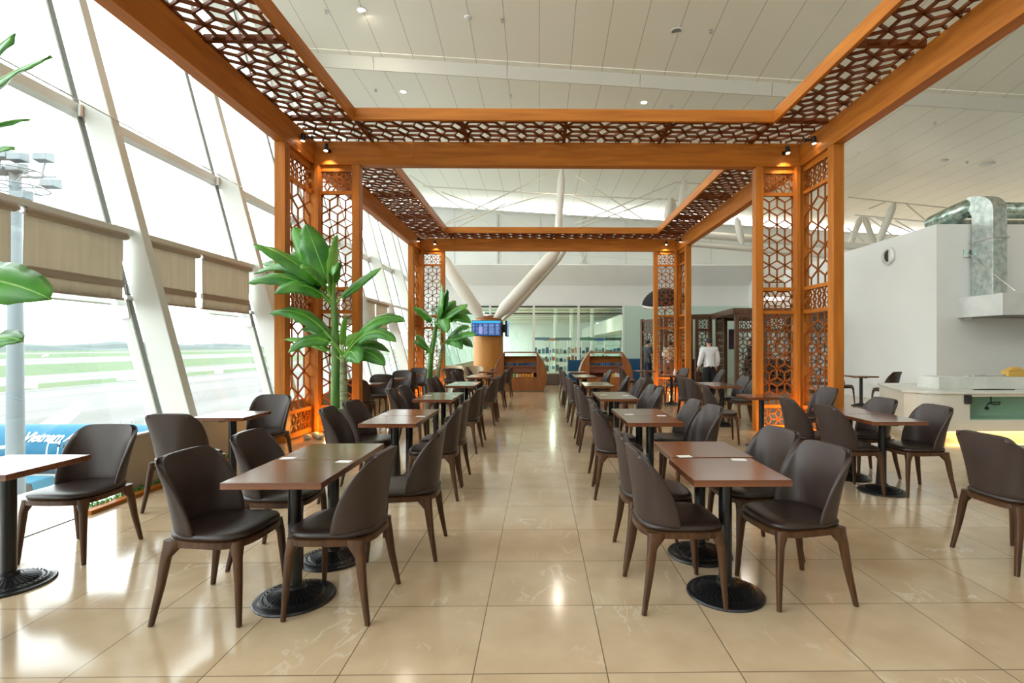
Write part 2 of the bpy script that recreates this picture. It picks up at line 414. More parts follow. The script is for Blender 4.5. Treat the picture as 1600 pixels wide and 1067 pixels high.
mb = MB(); mb.quad_box([(-8.6, 14.55, roofA(-8.6,14.5)-.03), (26, 14.55, roofA(26,14.5)-.03), (26, 14.72, roofA(26,14.7)-.03), (-8.6, 14.72, roofA(-8.6,14.7)-.03),
                        (-8.6, 14.55, roofA(-8.6,14.5)+.02), (26, 14.55, roofA(26,14.5)+.02), (26, 14.72, roofA(26,14.7)+.02), (-8.6, 14.72, roofA(-8.6,14.7)+.02)])
struct(mb.build('trim_2', 'ceiling'), 'thin lip in front of the ceiling step')

# window wall: slanted fins, glazing bars, rails, panes
LEAN = 0.265
def xi(z): return -4.16 - LEAN*(z - 0.56)           # inner edge of the fins
def xg(z): return xi(z) - 0.47                      # glass plane
SP = 2.6
bays = [3.64 + SP*k for k in range(0, 17)]
UPF = Vector((1, 0, LEAN)).normalized()
for k, y0 in enumerate(bays):
    w = empty('window_%d' % (k + 1)); struct(w)
    y1 = y0 + SP
    zb = 0.45 if y0 > 3.7 else 0.0
    ztop = 9.9
    f = MB(); f.bar((xi(zb)-0.155, y0, zb), (xi(ztop)-0.155, y0, ztop), 0.13, 0.30, UPF)
    f.build('fin', 'fin', w, bevel=0.008)
    f = MB(); f.bar((xg(zb)+0.0, y0, zb), (xg(ztop)+0.0, y0, ztop), 0.10, 0.12, UPF)
    f.build('glazing_bar', 'fin', w)
    f = MB(); f.bar((xg(zb)+0.067, y0, zb), (xg(ztop)+0.067, y0, ztop), 0.05, 0.014, UPF)
    f.build('gasket', 'gasket', w)
    for zt, rad in ((4.30, 0.05),):
        f = MB(); f.bar((xg(zt)+0.06, y0, zt), (xg(zt)+0.06, y1, zt), 0.14, 0.11, UPF)
        f.build('transom', 'fin', w)
        f = MB(); f.bar((xg(zt)+0.10, y0, zt-.02), (xi(zt)-0.25, y0, zt-.02), 0.05, 0.10)
        f.tube([(xg(zt)+0.16, y0-.09, zt-.10), (xg(zt)+0.16, y0-.09, zt+.04)], 0.03, 8)
        f.build('bracket', 'metal', w)
    f = MB(); f.bar((xi(2.81)-0.16, y0+.065, 2.83), (xi(2.81)-0.16, y1-.065, 2.83), 0.10, 0.07)
    f.bar((xi(2.81)-0.16, y0, 2.81), (xi(2.81)-0.02, y0+.07, 2.81), 0.10, 0.02)
    f.build('rail', 'fin', w, bevel=0.006)
    zt = 2.15
    f = MB(); f.bar((xg(zt)+0.06, y0, zt), (xi(zt)-0.25, y0, zt), 0.05, 0.10)
    f.bar((xg(zt)+0.10, y0-.05, zt-.35), (xg(zt)+0.03, y0-.05, zt+.05), 0.04, 0.10)
    f.tube([(xg(zt)+0.12, y0-.1, zt-.10), (xg(zt)+0.12, y0+.1, zt-.10)], 0.035, 8)
    f.build('bracket', 'metal', w)
    if k == 0:
        for yy in (1.04, -1.56, -4.16, -6.76):
            f = MB(); f.bar((xi(0)-0.155, yy, 0), (xi(ztop)-0.155, yy, ztop), 0.13, 0.30, UPF); f.build('fin', 'fin', w)
        g = MB(); g.quad_box([(xg(0)-.012, -9.0, 0), (xg(0), -9.0, 0), (xg(0), y0-.05, 0), (xg(0)-.012, y0-.05, 0),
                              (xg(ztop)-.012, -9.0, ztop), (xg(ztop), -9.0, ztop), (xg(ztop), y0-.05, ztop), (xg(ztop)-.012, y0-.05, ztop)])
        g.build('pane', 'glass', w)
    g = MB(); g.quad_box([(xg(zb)-.012, y0+.05, zb), (xg(zb), y0+.05, zb), (xg(zb), y1-.05, zb), (xg(zb)-.012, y1-.05, zb),
                          (xg(ztop)-.012, y0+.05, ztop), (xg(ztop), y0+.05, ztop), (xg(ztop), y1-.05, ztop), (xg(ztop)-.012, y1-.05, ztop)])
    g.build('pane', 'glass', w)
    # outer sunshade plate seen through the glass
    g = MB(); g.quad_box([(xg(2.0)-.45, y1-.85, 2.16), (xg(2.0)-.10, y1-.85, 1.96), (xg(2.0)-.10, y1-.06, 1.96), (xg(2.0)-.45, y1-.06, 2.16),
                          (xg(2.0)-.45, y1-.85, 2.18), (xg(2.0)-.10, y1-.85, 1.98), (xg(2.0)-.10, y1-.06, 1.98), (xg(2.0)-.45, y1-.06, 2.18)])
    g.build('sunshade', 'shade_grey', w)
# low wall under the windows, its sill and end
mb = MB(); mb.box(-4.10, -4.05, 5.0, 46, 0, 0.565); struct(mb.build('wall_left', 'knee'), 'low beige wall under the slanted windows')
mb = MB(); mb.box(-4.115, -4.035, 4.99, 46, 0.565, 0.585); struct(mb.build('trim_3', 'sill', bevel=0.006), 'pale window sill')
mb = MB(); mb.box(-4.66, -4.10, 6.3, 46, 0.0, 0.44); struct(mb.build('trim_4', 'knee'), 'filled recess under the sill')
mb = MB(); mb.box(-3.962, -3.948, -8, 4.5, 0.0, 0.004); struct(mb.build('trim_5', 'concrete_dark'), 'dark metal strip in the floor')
mb = MB(); mb.box(-3.99, -3.90, 4.5, 7.70, 0.0, 0.035); struct(mb.build('trim_6', 'wood_y', bevel=0.004), 'low wooden kerb in front of the wall')
# thin cable along the fins
mb = MB()
for k, y0 in enumerate(bays[:9]):
    mb.tube([(xi(4.2)+.02, y0-SP, 4.2), (xi(4.2)+.02, y0, 4.2)], 0.007, 6)
struct(mb.build('trim_7', 'metal'), 'thin cable strung along the window fins')
# end wall high above with glowing gap left open under the roof
mb = MB()
def zt_end(x): return roofB(x, 28) - 0.46
mb.quad_box([(-8.6, 28, 4.2), (26, 28, 4.2), (26, 28.15, 4.2), (-8.6, 28.15, 4.2), (-8.6, 28, zt_end(-8.6)), (26, 28, zt_end(26)), (26, 28.15, zt_end(26)), (-8.6, 28.15, zt_end(-8.6))])
struct(mb.build('wall_back', 'white'), 'high white panelled end wall')
mb = MB()
x = -7.0
while x < 20:
    mb.box(x-.05, x+.05, 27.9, 28.0, 4.2, zt_end(x)+.02); mb.box(x+2.35-.02, x+2.35+.02, 27.97, 28.0, 4.2, zt_end(x+2.35)); x += 4.7
mb.bar((-8.6, 27.93, zt_end(-8.6)), (22, 27.93, zt_end(22)), 0.14, 0.08)
mb.bar((-8.6, 27.99, zt_end(-8.6)-2.15), (22, 27.99, zt_end(22)-2.15), 0.02, 0.02)
struct(mb.build('trim_8', 'sill'), 'upright ribs of the end wall')
# curved bulkhead over the glass partition
mb = MB()
prof = [(24.0, 3.36), (23.96, 3.50), (23.94, 4.28), (23.90, 4.34), (23.45, 4.75), (23.15, 5.15), (23.2, 5.20), (25.2, 5.22), (25.2, 3.36)]
mb.prism(prof, 'x', -6.2, 9.9)
struct(mb.build('wall_bulkhead', 'white', smooth=50), 'curved pale bulkhead over the glass partition')
mb = MB(); mb.box(9.9, 10.5, 23.7, 25.2, 0, 5.25); struct(mb.build('wall_pier', 'white'), 'white pier at the right end of the bulkhead')
mb = MB(); mb.box(10.5, 22, 24.4, 24.6, 0, 3.4); struct(mb.build('wall_rear', 'white'), 'white wall behind the lounge')
# glass partition
gp = empty('window_18'); struct(gp, 'green glass partition at the end of the hall')
posts = [W(x, 541, 24).x for x in (672, 766, 834, 904, 974)]
xL, xR = -4.85, posts[-1]
mb = MB()
for x in posts: mb.box(x-.05, x+.05, 23.94, 24.06, 0, 3.36)
mb.build('frame', 'fin', gp)
mb = MB(); mb.box(xL, xR, 23.97, 24.03, 2.97, 3.02); mb.box(xL, xR, 23.95, 24.05, 3.30, 3.36); mb.box(xL, xR, 23.97, 24.03, 0.0, 0.12); mb.build('rail', 'concrete_dark', gp)
ends = [xL] + posts
for a, b in zip(ends[:-1], ends[1:]):
    g = MB(); g.box(a+.05, b-.05, 23.995, 24.005, 0.12, 3.30); g.build('pane', 'glass_green', gp)
mb = MB(); mb.box(posts[-1]+.05, 9.9, 23.95, 24.05, 0, 3.36); struct(mb.build('wall_partition', 'pale_green'), 'frosted pale green wall right of the glass')
# concourse beyond
mb = MB(); mb.box(-5.6, 14, 25.3, 75, 4.9, 5.0); struct(mb.build('ceiling', 'ceiling'), 'concourse ceiling seen through the partition')
mb = MB()
y = 27.0
while y < 70: mb.box(-5.6, 14, y, y+.18, 4.86, 4.899); y += 4.2
struct(mb.build('trim_9', 'concrete_dark'), 'dark joints across the concourse ceiling')
mb = MB(); mb.box(6.2, 14, 27, 75, 2.7, 3.9); struct(mb.build('wall_fascia', 'white'), 'white fascia along the concourse')
mb = MB(); mb.box(8.4, 8.6, 27, 75, 0, 2.7); struct(mb.build('wall_concourse', 'pale_green'), 'pale wall along the concourse')
mb = MB(); mb.box(-5.6, 8.4, 74.8, 75, 0, 4.9); struct(mb.build('wall_far', 'white'), 'far end of the concourse')

# kitchen block at the right
mb = MB()
mb.box(9.4, 26, 11.96, 19.5, 0, 4.36)
struct(mb.build('wall_right', 'white'), 'white kitchen block')
mb = MB(); mb.box(9.37, 9.4, 12.2, 19.4, 0, 0.12); struct(mb.build('baseboard_right', 'white'))
mb = MB(); mb.box(-9, 26, -9.2, -9.0, 0, 12); struct(mb.build('wall_front', 'white'), 'wall behind the viewer')
mb = MB(); mb.box(26, 26.2, -9.2, 28.2, 0, 12); struct(mb.build('wall_side', 'white'), 'far right wall of the hall')

# ================================================================ OUTSIDE
GZ = -10.5
mb = MB(); mb.box(-2500, 300, -600, 2500, GZ-1, GZ); struct(mb.build('ground', 'apron'), 'airport apron with grass strips')
hz = mat('hazy tree line', (0.13, 0.150, 0.148), 0.95, spec=0.0)  # distance haze is put into the flat tree colour
mb = MB()
random.seed(5)
for row in range(2):
    pts = []
    n = 90
    for i in range(n+1):
        y = -200 + i*38
        h = 9 + 5*math.sin(i*0.37+row) + 7*max(0, math.sin(i*0.11+1.3*row)) + random.uniform(0, 4)
        pts.append((y, h + row*7))
    X = -1250 - 180*row
    rws = []
    for dx, f in ((0, 0), (8, .7), (22, 1.0), (45, .8), (70, 0)):
        rws.append([(X - dx, y, GZ + h*f) for y, h in pts])
    mb.grid(rws)
o = mb.build('tree_line', hz); tag(o, 'hazy distant line of trees beyond the runway', 'trees'); o['kind'] = 'stuff'

# aircraft
plane = thing('airliner', 'light blue airliner parked on the apron, white lettering along its side', 'airplane', (-40, 42, GZ))
pb = mat('airliner light blue paint', (0.016, 0.100, 0.170), 0.55, spec=0.12)
pw = mat('airliner white', (0.85, 0.87, 0.88), 0.6, spec=0.2)
ax = 3.65; R_ = 2.0
f = MB(); f.lathe([(0.5, -34), (1.2, -28), (1.9, -18), (R_, -12), (R_, 6.5), (1.93, 7.6), (1.7, 8.8), (1.2, 10.0), (0.55, 10.8), (0.05, 11.1)], 40, (0, 0, ax), 'x', cap=False)
fus = f.build('fuselage', pb, plane, smooth=180)
def on_fus(x, a, off=0.01):            # point on the near side of the fuselage
    return Vector((x, -(R_+off)*math.sin(a), ax + (R_+off)*math.cos(a)))
tx = bpy.data.curves.new('airline_lettering', 'FONT'); tx.body = 'Vietnam Airlines'; tx.size = 1.25; tx.shear = 0.35; tx.extrude = 0.005; tx.offset = 0.018; tx.space_character = 0.93
to = bpy.data.objects.new('airline_lettering', tx); COL.objects.link(to); to.parent = plane
a_ = math.radians(52)
p_ = on_fus(W(36, 541, 40.4).x + 40, a_ + 0.20, 0.08)
tx.materials.append(pw)
bpy.context.view_layer.update()
me_ = bpy.data.meshes.new_from_object(to); bpy.data.objects.remove(to)
to = bpy.data.objects.new('lettering', me_); COL.objects.link(to); to.parent = plane
to.location = p_; to.rotation_euler = (a_, 0, 0); to.scale = (.80, .95, 1)
for k in range(18):
    x = W(94, 541, 40.2).x + 40 + k*0.42
    c0 = on_fus(x, math.radians(74), 0.01)
    f = MB(); f.box(c0.x-.10, c0.x+.10, c0.y-.02, c0.y+.05, c0.z-.16, c0.z+.16); f.build('window', 'black', plane, bevel=0.04)
f = MB()
xd = W(72, 541, 40).x + 40
for sx in (0, 0.85):
    rows = [[on_fus(xd+sx+dx, math.radians(a), 0.02) for dx in (0, .09)] for a in range(66, 106, 5)]
    f.grid(rows)
rows = [[on_fus(xd+dx, math.radians(a), 0.02) for dx in (0, .94)] for a in (64, 67)]
f.grid(rows)
f.build('door_outline', pw, plane, solid=0.01)
f = MB()                               # white cheat line rising to the left of the lettering
rows = [[on_fus(x, math.radians(a + da), 0.012) for x, a in ((-14, 92), (-8, 86), (-4, 80), (-1.0, 70), (-0.3, 64))] for da in (0, 7)]
f.grid(rows); f.build('stripe', pw, plane, solid=0.01)
f = MB(); f.prism([(-7.5, ax-1.6), (-1.5, ax-1.2), (-1.5, ax-1.45), (-7.5, ax-2.0)], 'y', -1, 1)
f2 = MB()
wing = [(-13, 1.5, 2.6), (-6.5, 1.5, 2.7), (-12.0, 14.8, 3.4), (-14.9, 14.8, 3.4)]
f2.quad_box([(x, y, z-.25) for x, y, z in wing] + [(x, y, z+.05) for x, y, z in wing])
f2.build('wing', pw, plane, bevel=0.05)
f3 = MB()
wlt = [((-14.9, 14.8, 3.4), (-11.9, 14.8, 3.4)), ((-13.7, 15.0, 4.2), (-11.1, 15.0, 4.2)), ((-12.5, 15.2, 5.0), (-10.5, 15.2, 5.0)), ((-11.7, 15.3, 5.6), (-9.9, 15.3, 5.5)), ((-11.3, 15.35, 5.95), (-10.2, 15.35, 5.8))]
f3.grid([[Vector(a), Vector(b)] for a, b in wlt]); f3.build('winglet', pw, plane, solid=0.12)
for sx in (-9, 4):
    f = MB(); f.tube([(sx, 0, 2.0), (sx, 0, .5)], .12, 8)
    for sy in (-.35, .35): f.lathe([(.5, sy-.15), (.55, sy), (.5, sy+.15)], 16, (sx, 0, .55), 'y')
    f.build('landing_gear', 'black', plane)
# truck
tr_ = thing('service_truck', 'light blue service truck standing beside the airliner', 'truck', (W(52, 541, 38.6).x, 38.6, GZ))
tb = mat('truck blue', (0.03, 0.13, 0.19), 0.6, spec=0.12)
f = MB(); f.prism([(-1.5, .5), (.95, .5), (.95, 1.3), (.7, 2.1), (-1.5, 2.1)], 'y', -.9, .9); f.build('cab', tb, tr_, bevel=0.08)
f = MB(); f.box(-4.6, -1.6, -1.0, 1.0, .6, .9); f.box(-4.6, -2.2, -1.0, 1.0, .9, 2.0); f.build('cargo_box', tb, tr_, bevel=0.05)
f = MB(); f.prism([(.25, 1.35), (.90, 1.35), (.72, 1.95), (.25, 1.95)], 'y', -.93, .93); f.prism([(-.9, 1.35), (0, 1.35), (0, 1.95), (-.9, 1.95)], 'y', -.93, .93); f.build('window', 'black', tr_)
for sx in (-3.9, -2.2, .2):
    for sy in (-.9, .9):
        f = MB(); f.lathe([(.42, sy-.14), (.46, sy), (.42, sy+.14)], 18, (sx, 0, .46), 'y'); f.build('wheel', 'black', tr_)
# light mast
mx_ = W(24, 541, 22).x
mast = thing('light_mast', 'tall pale grey apron light mast with a cluster of floodlights', 'lamp', (mx_, 22, GZ))
gm = mat('mast grey', (0.17, 0.20, 0.21), 0.5)
zt = W(24, 262, 22).z - GZ
f = MB(); f.tube([(0, 0, 0), (0, 0, zt*.55), (0, 0, zt)], [0.36, 0.28, 0.20], 16); f.build('pole', gm, mast, smooth=60)
f = MB()
for zz, r0 in ((zt-.15, .9), (zt-.85, 1.1)):
    n = 16
    ring = [Vector((r0*math.cos(2*PI*k/n), r0*math.sin(2*PI*k/n), zz)) for k in range(n+1)]
    f.tube(ring, .03, 6)
    for k in range(0, n, 4): f.bar((0, 0, zz), ring[k], .05, .05)
for k in range(8):
    a = 2*PI*k/8; f.bar((.95*math.cos(a), .95*math.sin(a), zt-.85), (.9*math.cos(a+.4), .9*math.sin(a+.4), zt-.15), .03, .03)
f.bar((0, 0, zt-.4), (1.9, -.2, zt-.45), .07, .07); f.bar((1.3, -.2, zt-.45), (1.45, -.2, zt+.2), .05, .05)
f.build('ring', gm, mast)
for (dx, dz) in ((-.8, .25), (-.2, .45), (.4, .35), (1.45, .35), (1.75, -.75), (-.5, -.2), (.35, -.1), (.55, -1.25)):
    f = MB(); f.quad_box([(dx-.28, -.5, zt+dz-.16), (dx+.28, -.5, zt+dz-.16), (dx+.34, -.1, zt+dz-.2), (dx-.34, -.1, zt+dz-.2), (dx-.28, -.5, zt+dz+.12), (dx+.28, -.5, zt+dz+.12), (dx+.3, -.1, zt+dz+.22), (dx-.3, -.1, zt+dz+.22)])
    f.build('floodlight', gm, mast, bevel=.02)
# taxiway signs and ground equipment far off
for k, (px, py) in enumerate(((48, 606), (191, 594), (208, 593), (342, 583))):
    b = (py - 541) / 798.0; Y = 12.0 / b
    p = W(px, 541, Y)
    f = MB(); f.box(-1.6, 1.6, -.4, .4, 0, 1.6); o = f.build('taxiway_sign', pw, loc=(p.x, Y, GZ))
    tag(o, ['low white box on the grass strip behind the light mast', 'low white box on the grass, left one of the pair by the second window fin', 'low white box on the grass, right one of the pair by the second window fin', 'low white box on the grass seen left of the wooden column'][k], 'sign', 'white boxes on the grass strip')
for k, px in enumerate((190, 224)):
    p = W(px, 541, 60)
    t_ = thing('stair_truck', ['grey boarding stairs on the apron, left of two', 'grey boarding stairs with a box top on the apron, right of two'][k], 'stairs', (p.x, 60, GZ))
    f = MB()
    for sx in (-.7, .7):
        for sy in (-.8, .8): f.bar((sx, sy, 0), (sx, sy, 3.4), .09, .09)
    for i in range(6): f.box(-.7, .7, -.9+.3*i, -.7+.3*i, .5+.45*i, .55+.45*i)
    f.build('frame', 'metal', t_)
    f = MB(); f.box(-.9, .9, -1.2, 1.2, .3, .7); f.build('chassis', 'metal', t_)
    if k: f = MB(); f.box(-.6, .6, -.6, .6, 3.0, 3.9); f.build('cabin', 'metal', t_)

# ================================================================ PERGOLA
ZB, ZT_ = 4.57, 4.98
PX0, PX1 = -4.0, 4.67                   # outer faces of the long beams
IX0, IX1 = -2.90, 3.71                  # inner lattice edges
RINGS = [(7.76, 8.93), (15.62, 16.75)]  # near and far portal: front face of the near post, back face
def pergola_column(side, ring, label):
    """L of two lattice screens; side -1 left, +1 right; local origin at the outer rear corner"""
    ya, yb = RINGS[ring]
    X0 = PX0 if side < 0 else PX1
    s = -side                            # direction towards the aisle
    t = thing('pergola_column', label, 'column', (X0, yb, 0), 0, 'lattice corner columns of the wooden pergola')
    P = 0.165; wid = 0.93
    def fx(a, b): return (min(s*a, s*b), max(s*a, s*b))
    D = ya - yb                          # negative: near post
    for nm, (xa, xb), (y0, y1) in (('post', fx(0, P), (D, D + P)), ('post', fx(0, P), (-P, 0)), ('post', fx(wid-P*.8, wid), (-P, 0)), ('post', fx(P+.02, P+.09), (-P-.06, -.03))):
        f = MB(); f.box(xa, xb, y0, y1, 0, ZB); f.build(nm, 'wood_z', t, bevel=0.006)
    levels = [(0.02, 0.10), (0.40, 0.455), (2.03, 2.09), (2.43, 2.49), (4.08, 4.135), (4.47, ZB)]
    spans = [(0.10, 0.40, .115), (0.455, 2.03, .178), (2.09, 2.43, .095), (2.49, 4.08, .178), (4.135, 4.47, .095)]
    # screen along y (outer side) and screen along x (rear side)
    for kind in ('y', 'x'):
        if kind == 'y': a0, a1 = D + P, -P
        else: a0, a1 = P + .09, wid - P*.8
        for z0, z1 in levels:
            f = MB()
            if kind == 'y': xa, xb = fx(.045, .12); f.box(xa, xb, a0, a1, z0, z1)
            else: xa, xb = fx(a0, a1); f.box(xa, xb, -.12, -.045, z0, z1)
            f.build('rail', 'wood_y' if kind == 'y' else 'wood_x', t)
        for z0, z1, sz in spans:
            f = MB(); flat = sz < .15
            w_ = a1 - a0
            if kind == 'y': add_lattice(f, (s*.082, a0, z0), (0, 1, 0), (0, 0, 1), w_, z1-z0, sz if flat else w_/2/math.sqrt(3)*.999, .017 if flat else .021, .022, flat, 0 if flat else 0, 0)
            else: add_lattice(f, (s*(a0 if s > 0 else a1), -.082, z0), (1, 0, 0), (0, 0, 1), w_, z1-z0, sz if flat else w_/2/math.sqrt(3)*.999, .017 if flat else .021, .022, flat, 0, 0)
            f.build('lattice', 'lattice', t)
    return t
LATT_LABELS = ['near left lattice corner column of the orange wooden pergola, behind the big banana plant', 'far left lattice corner column of the orange wooden pergola, behind the smaller banana plant',
               'near right lattice corner column of the orange wooden pergola', 'far right lattice corner column of the orange wooden pergola, beside the black umbrella']
pergola_column(-1, 0, LATT_LABELS[0]); pergola_column(-1, 1, LATT_LABELS[1])
pergola_column(1, 0, LATT_LABELS[2]); pergola_column(1, 1, LATT_LABELS[3])

can = thing('pergola_roof', 'orange wooden beams with a border of shade-darkened latticework overhead', 'pergola', (0, 0, 0))
YN = -0.4
LEND = 16.75
for xa, xb in ((PX0, PX0+.17), (PX1-.17, PX1)):
    f = MB(); f.box(xa, xb, YN, LEND, ZB, ZT_); f.build('outer_beam', 'wood_y', can, bevel=0.005)
for ya in (8.76, 16.58):
    f = MB(); f.box(PX0+.17, PX1-.17, ya, ya+.17, ZB, ZT_-.01); f.build('cross_beam', 'wood_x', can, bevel=0.005)
for y0, y1 in ((YN, 7.91), (10.0, 15.78)):
    for x0 in (IX0, IX1-.055):
        f = MB(); f.box(x0, x0+.055, y0, y1, 4.965, 5.15); f.build('inner_beam', 'wood_y', can, bevel=0.004)
for y0 in (7.91, 9.95, 15.78):
    f = MB(); f.box(IX0, IX1, y0, y0+.055, 4.965, 5.15); f.build('inner_beam', 'wood_x', can, bevel=0.004)
ZL = 4.985
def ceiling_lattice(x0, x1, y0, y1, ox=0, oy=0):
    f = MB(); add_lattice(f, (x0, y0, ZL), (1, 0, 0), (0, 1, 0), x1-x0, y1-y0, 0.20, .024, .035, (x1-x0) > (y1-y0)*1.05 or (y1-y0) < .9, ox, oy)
    f.build('lattice', 'lattice_shaded', can)
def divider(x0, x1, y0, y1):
    f = MB(); f.box(x0, x1, y0, y1, 4.955, 5.03); f.build('divider', 'lattice_shaded', can)
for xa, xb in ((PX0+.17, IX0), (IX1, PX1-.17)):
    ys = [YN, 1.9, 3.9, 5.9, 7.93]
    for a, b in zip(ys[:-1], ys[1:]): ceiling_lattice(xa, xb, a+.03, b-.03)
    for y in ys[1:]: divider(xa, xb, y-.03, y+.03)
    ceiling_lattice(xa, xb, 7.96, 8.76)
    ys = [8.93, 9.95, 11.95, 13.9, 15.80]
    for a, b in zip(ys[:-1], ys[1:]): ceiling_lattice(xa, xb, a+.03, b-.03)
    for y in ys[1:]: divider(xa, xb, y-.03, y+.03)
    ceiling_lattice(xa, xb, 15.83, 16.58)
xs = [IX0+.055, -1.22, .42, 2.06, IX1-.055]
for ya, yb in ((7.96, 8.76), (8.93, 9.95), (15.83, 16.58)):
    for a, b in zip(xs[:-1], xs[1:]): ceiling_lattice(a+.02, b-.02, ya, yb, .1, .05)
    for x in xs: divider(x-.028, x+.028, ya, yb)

# spotlights on the pergola beams
def spot(pos, label, rz):
    t = thing('spotlight', label, 'lamp', pos, rz, 'small spotlights on the pergola beams')
    f = MB(); f.bar((0, -.02, .0), (0, .10, .0), .03, .03); f.lathe([(.035, 0), (.035, .015)], 14, (0, .10, 0), 'y'); f.build('bracket', 'black', t)
    f = MB(); f.tube([(0, -.03, .06), (0, -.045, -.05)], [.036, .040], 14); f.build('lamp_head', 'black', t, smooth=50)
    f = MB(); f.tube([(0, -.0452, -.052), (0, -.0462, -.060)], [.032, .026], 14); f.build('bulb', 'glow', t)
    l = bpy.data.lights.new('spotlight_light', 'SPOT'); l.energy = 22; l.color = (1.0, .72, .38); l.spot_size = 1.5; l.spot_blend = .6; l.shadow_soft_size = .03
    o = bpy.data.objects.new('spotlight_light', l); COL.objects.link(o); o.parent = t; o.location = (0, -.047, -.068); o.rotation_euler = (.35, 0, 0)
yb1, yb2 = 8.66, 16.48
spot((-3.58, yb1, 4.80), 'spotlight on the near cross beam by the near left column', 0)
spot((-3.73, 8.2, 4.80), 'black spotlight on the long window-side beam by the near left column', -PI/2)
spot((4.22, yb1, 4.80), 'black spotlight on the cross beam by the near right column', 0)
spot((4.40, 8.2, 4.80), 'black spotlight on the long right beam by the near right column', PI/2)
spot((-3.35, yb2, 4.80), 'spotlight on the far cross beam by the far left column', 0)
spot((-3.73, 16.0, 4.80), 'spotlight on the long window-side beam by the far left column', -PI/2)
spot((4.10, yb2, 4.80), 'spotlight on the far cross beam by the far right column', 0)
spot((4.40, 16.0, 4.80), 'spotlight on the long right beam by the far right column', PI/2)
# ground uplights inside the column corners
def uplight(pos, label):
    t = thing('uplight', label, 'lamp', pos, 0, 'uplights in the column corners')
    f = MB(); f.lathe([(.07, 0), (.07, .05), (.06, .06)], 18, (0, 0, 0)); f.build('base', 'black', t, smooth=40)
    f = MB(); f.lathe([(.05, .061), (.045, .066)], 18, (0, 0, 0)); f.build('lens', 'glow', t)
    l = bpy.data.lights.new('uplight_light', 'POINT'); l.energy = 14; l.color = (1.0, .48, .10); l.shadow_soft_size = .05
    o = bpy.data.objects.new('uplight_light', l); COL.objects.link(o); o.parent = t; o.location = (0, 0, .17)
uplight((-3.52, 8.52, 0), 'amber uplight on the floor inside the near left column')
uplight((4.20, 8.50, 0), 'amber uplight on the floor inside the near right column')
uplight((-3.55, 16.2, 0), 'amber uplight on the floor inside the far left column')
uplight((4.20, 16.2, 0), 'amber uplight on the floor inside the far right column')
random.seed(3)
peb = noise_mix(mat('white pebbles', (0.6, 0.58, 0.5), 0.7), (0.30, 0.27, 0.2), (0.75, 0.72, 0.65), nscale=8)
for cx, cy, wh in ((-3.62, 8.22, 'left'), (4.28, 8.22, 'right')):
    for k, (dx, dy) in enumerate(((-.12, .05), (.04, .02), (-.05, .20), (.12, .18), (-.02, -.14), (.15, -.09))):
        f = MB(); r = random.uniform(.055, .07)
        f.lathe([(0.001, -.55), (.6, -.5), (1, 0), (.7, .45), (.001, .6)], 8, (0, 0, .55))
        o = f.build('pebble', peb, smooth=180, loc=(cx + dx, cy + dy, 0))
        o.scale = (r, r*.95, r*.9); o.rotation_euler = (0, 0, random.uniform(0, 3))
        tag(o, 'pale pebble in the small heap at the foot of the near %s column' % wh, 'stone', 'pebbles at the foot of the near %s column' % wh)

# ================================================================ CHAIRS AND TABLES
def seat_outline(n=40, grow=0.0, sx=1.0):
    pts = []
    for j in range(n):
        t = 2*PI*j/n; c, s_ = math.cos(t), math.sin(t)
        x = math.copysign(abs(c)**(2/3.4), c); y = math.copysign(abs(s_)**(2/3.4), s_)
        hw = 0.222 + 0.018*x
        pts.append(((0.008 + (0.232+grow)*x)*sx, (hw+grow)*y))
    return pts
def backrest_mesh(z0=0.452, Hh=0.425, wb=0.226, wm=0.246, wt=0.178, xb0=-0.222, xb1=-0.268, wrap0=0.20, wrap1=0.02, thick=0.034):
    ns, nv = 22, 12
    outer = []
    for b in range(nv + 1):
        v = math.sin(b / nv * PI / 2); row = []
        w = wb + (wm - wb)*math.sin(min(1, v*1.5)*PI/2)
        if v > .78: w -= (wm - wt)*(1 - math.sqrt(max(0, 1 - ((v-.78)/.22)**2)))
        xb = xb0 + (xb1 - xb0)*v**1.1; wr = wrap1 + (wrap0 - wrap1)*(1 - v**1.9)**.85
        for a in range(ns + 1):
            s = -1 + 2*a/ns; ph = s*PI/2
            y = w*math.copysign(abs(math.sin(ph))**.82, s)
            x = xb + wr*(1 - abs(math.cos(ph))**.9)
            row.append(Vector((x, y, z0 + Hh*v*(1 - .03*s*s))))
        outer.append(row)
    inner = []
    for b in range(nv + 1):
        row = []
        for a in range(ns + 1):
            du = outer[b][min(a+1, ns)] - outer[b][max(a-1, 0)]; dv = outer[min(b+1, nv)][a] - outer[max(b-1, 0)][a]
            nrm = du.cross(dv).normalized()
            if nrm.x < 0 and abs(a - ns/2) < 4: nrm = -nrm
            row.append(nrm)
        inner.append(row)
    sgn = 1 if inner[2][ns//2].x > 0 else -1
    mb = MB()
    inn = [[outer[b][a] + inner[b][a]*sgn*thick*(.55 if a in (0, ns) else 1)*(.9 if b == nv else 1) for a in range(ns+1)] for b in range(nv+1)]
    ring_rows = []
    for b in range(nv + 1): ring_rows.append(outer[b] + inn[b][::-1])
    i = mb.grid(ring_rows, True)
    nc = 2*(ns+1); e = i + nv*nc
    for base, flip in ((i, True), (e, False)):
        for a in range(ns):
            q = (base + a, base + a + 1, base + nc - 2 - a, base + nc - 1 - a)
            mb.f.append(q[::-1] if flip else q)
    return mb
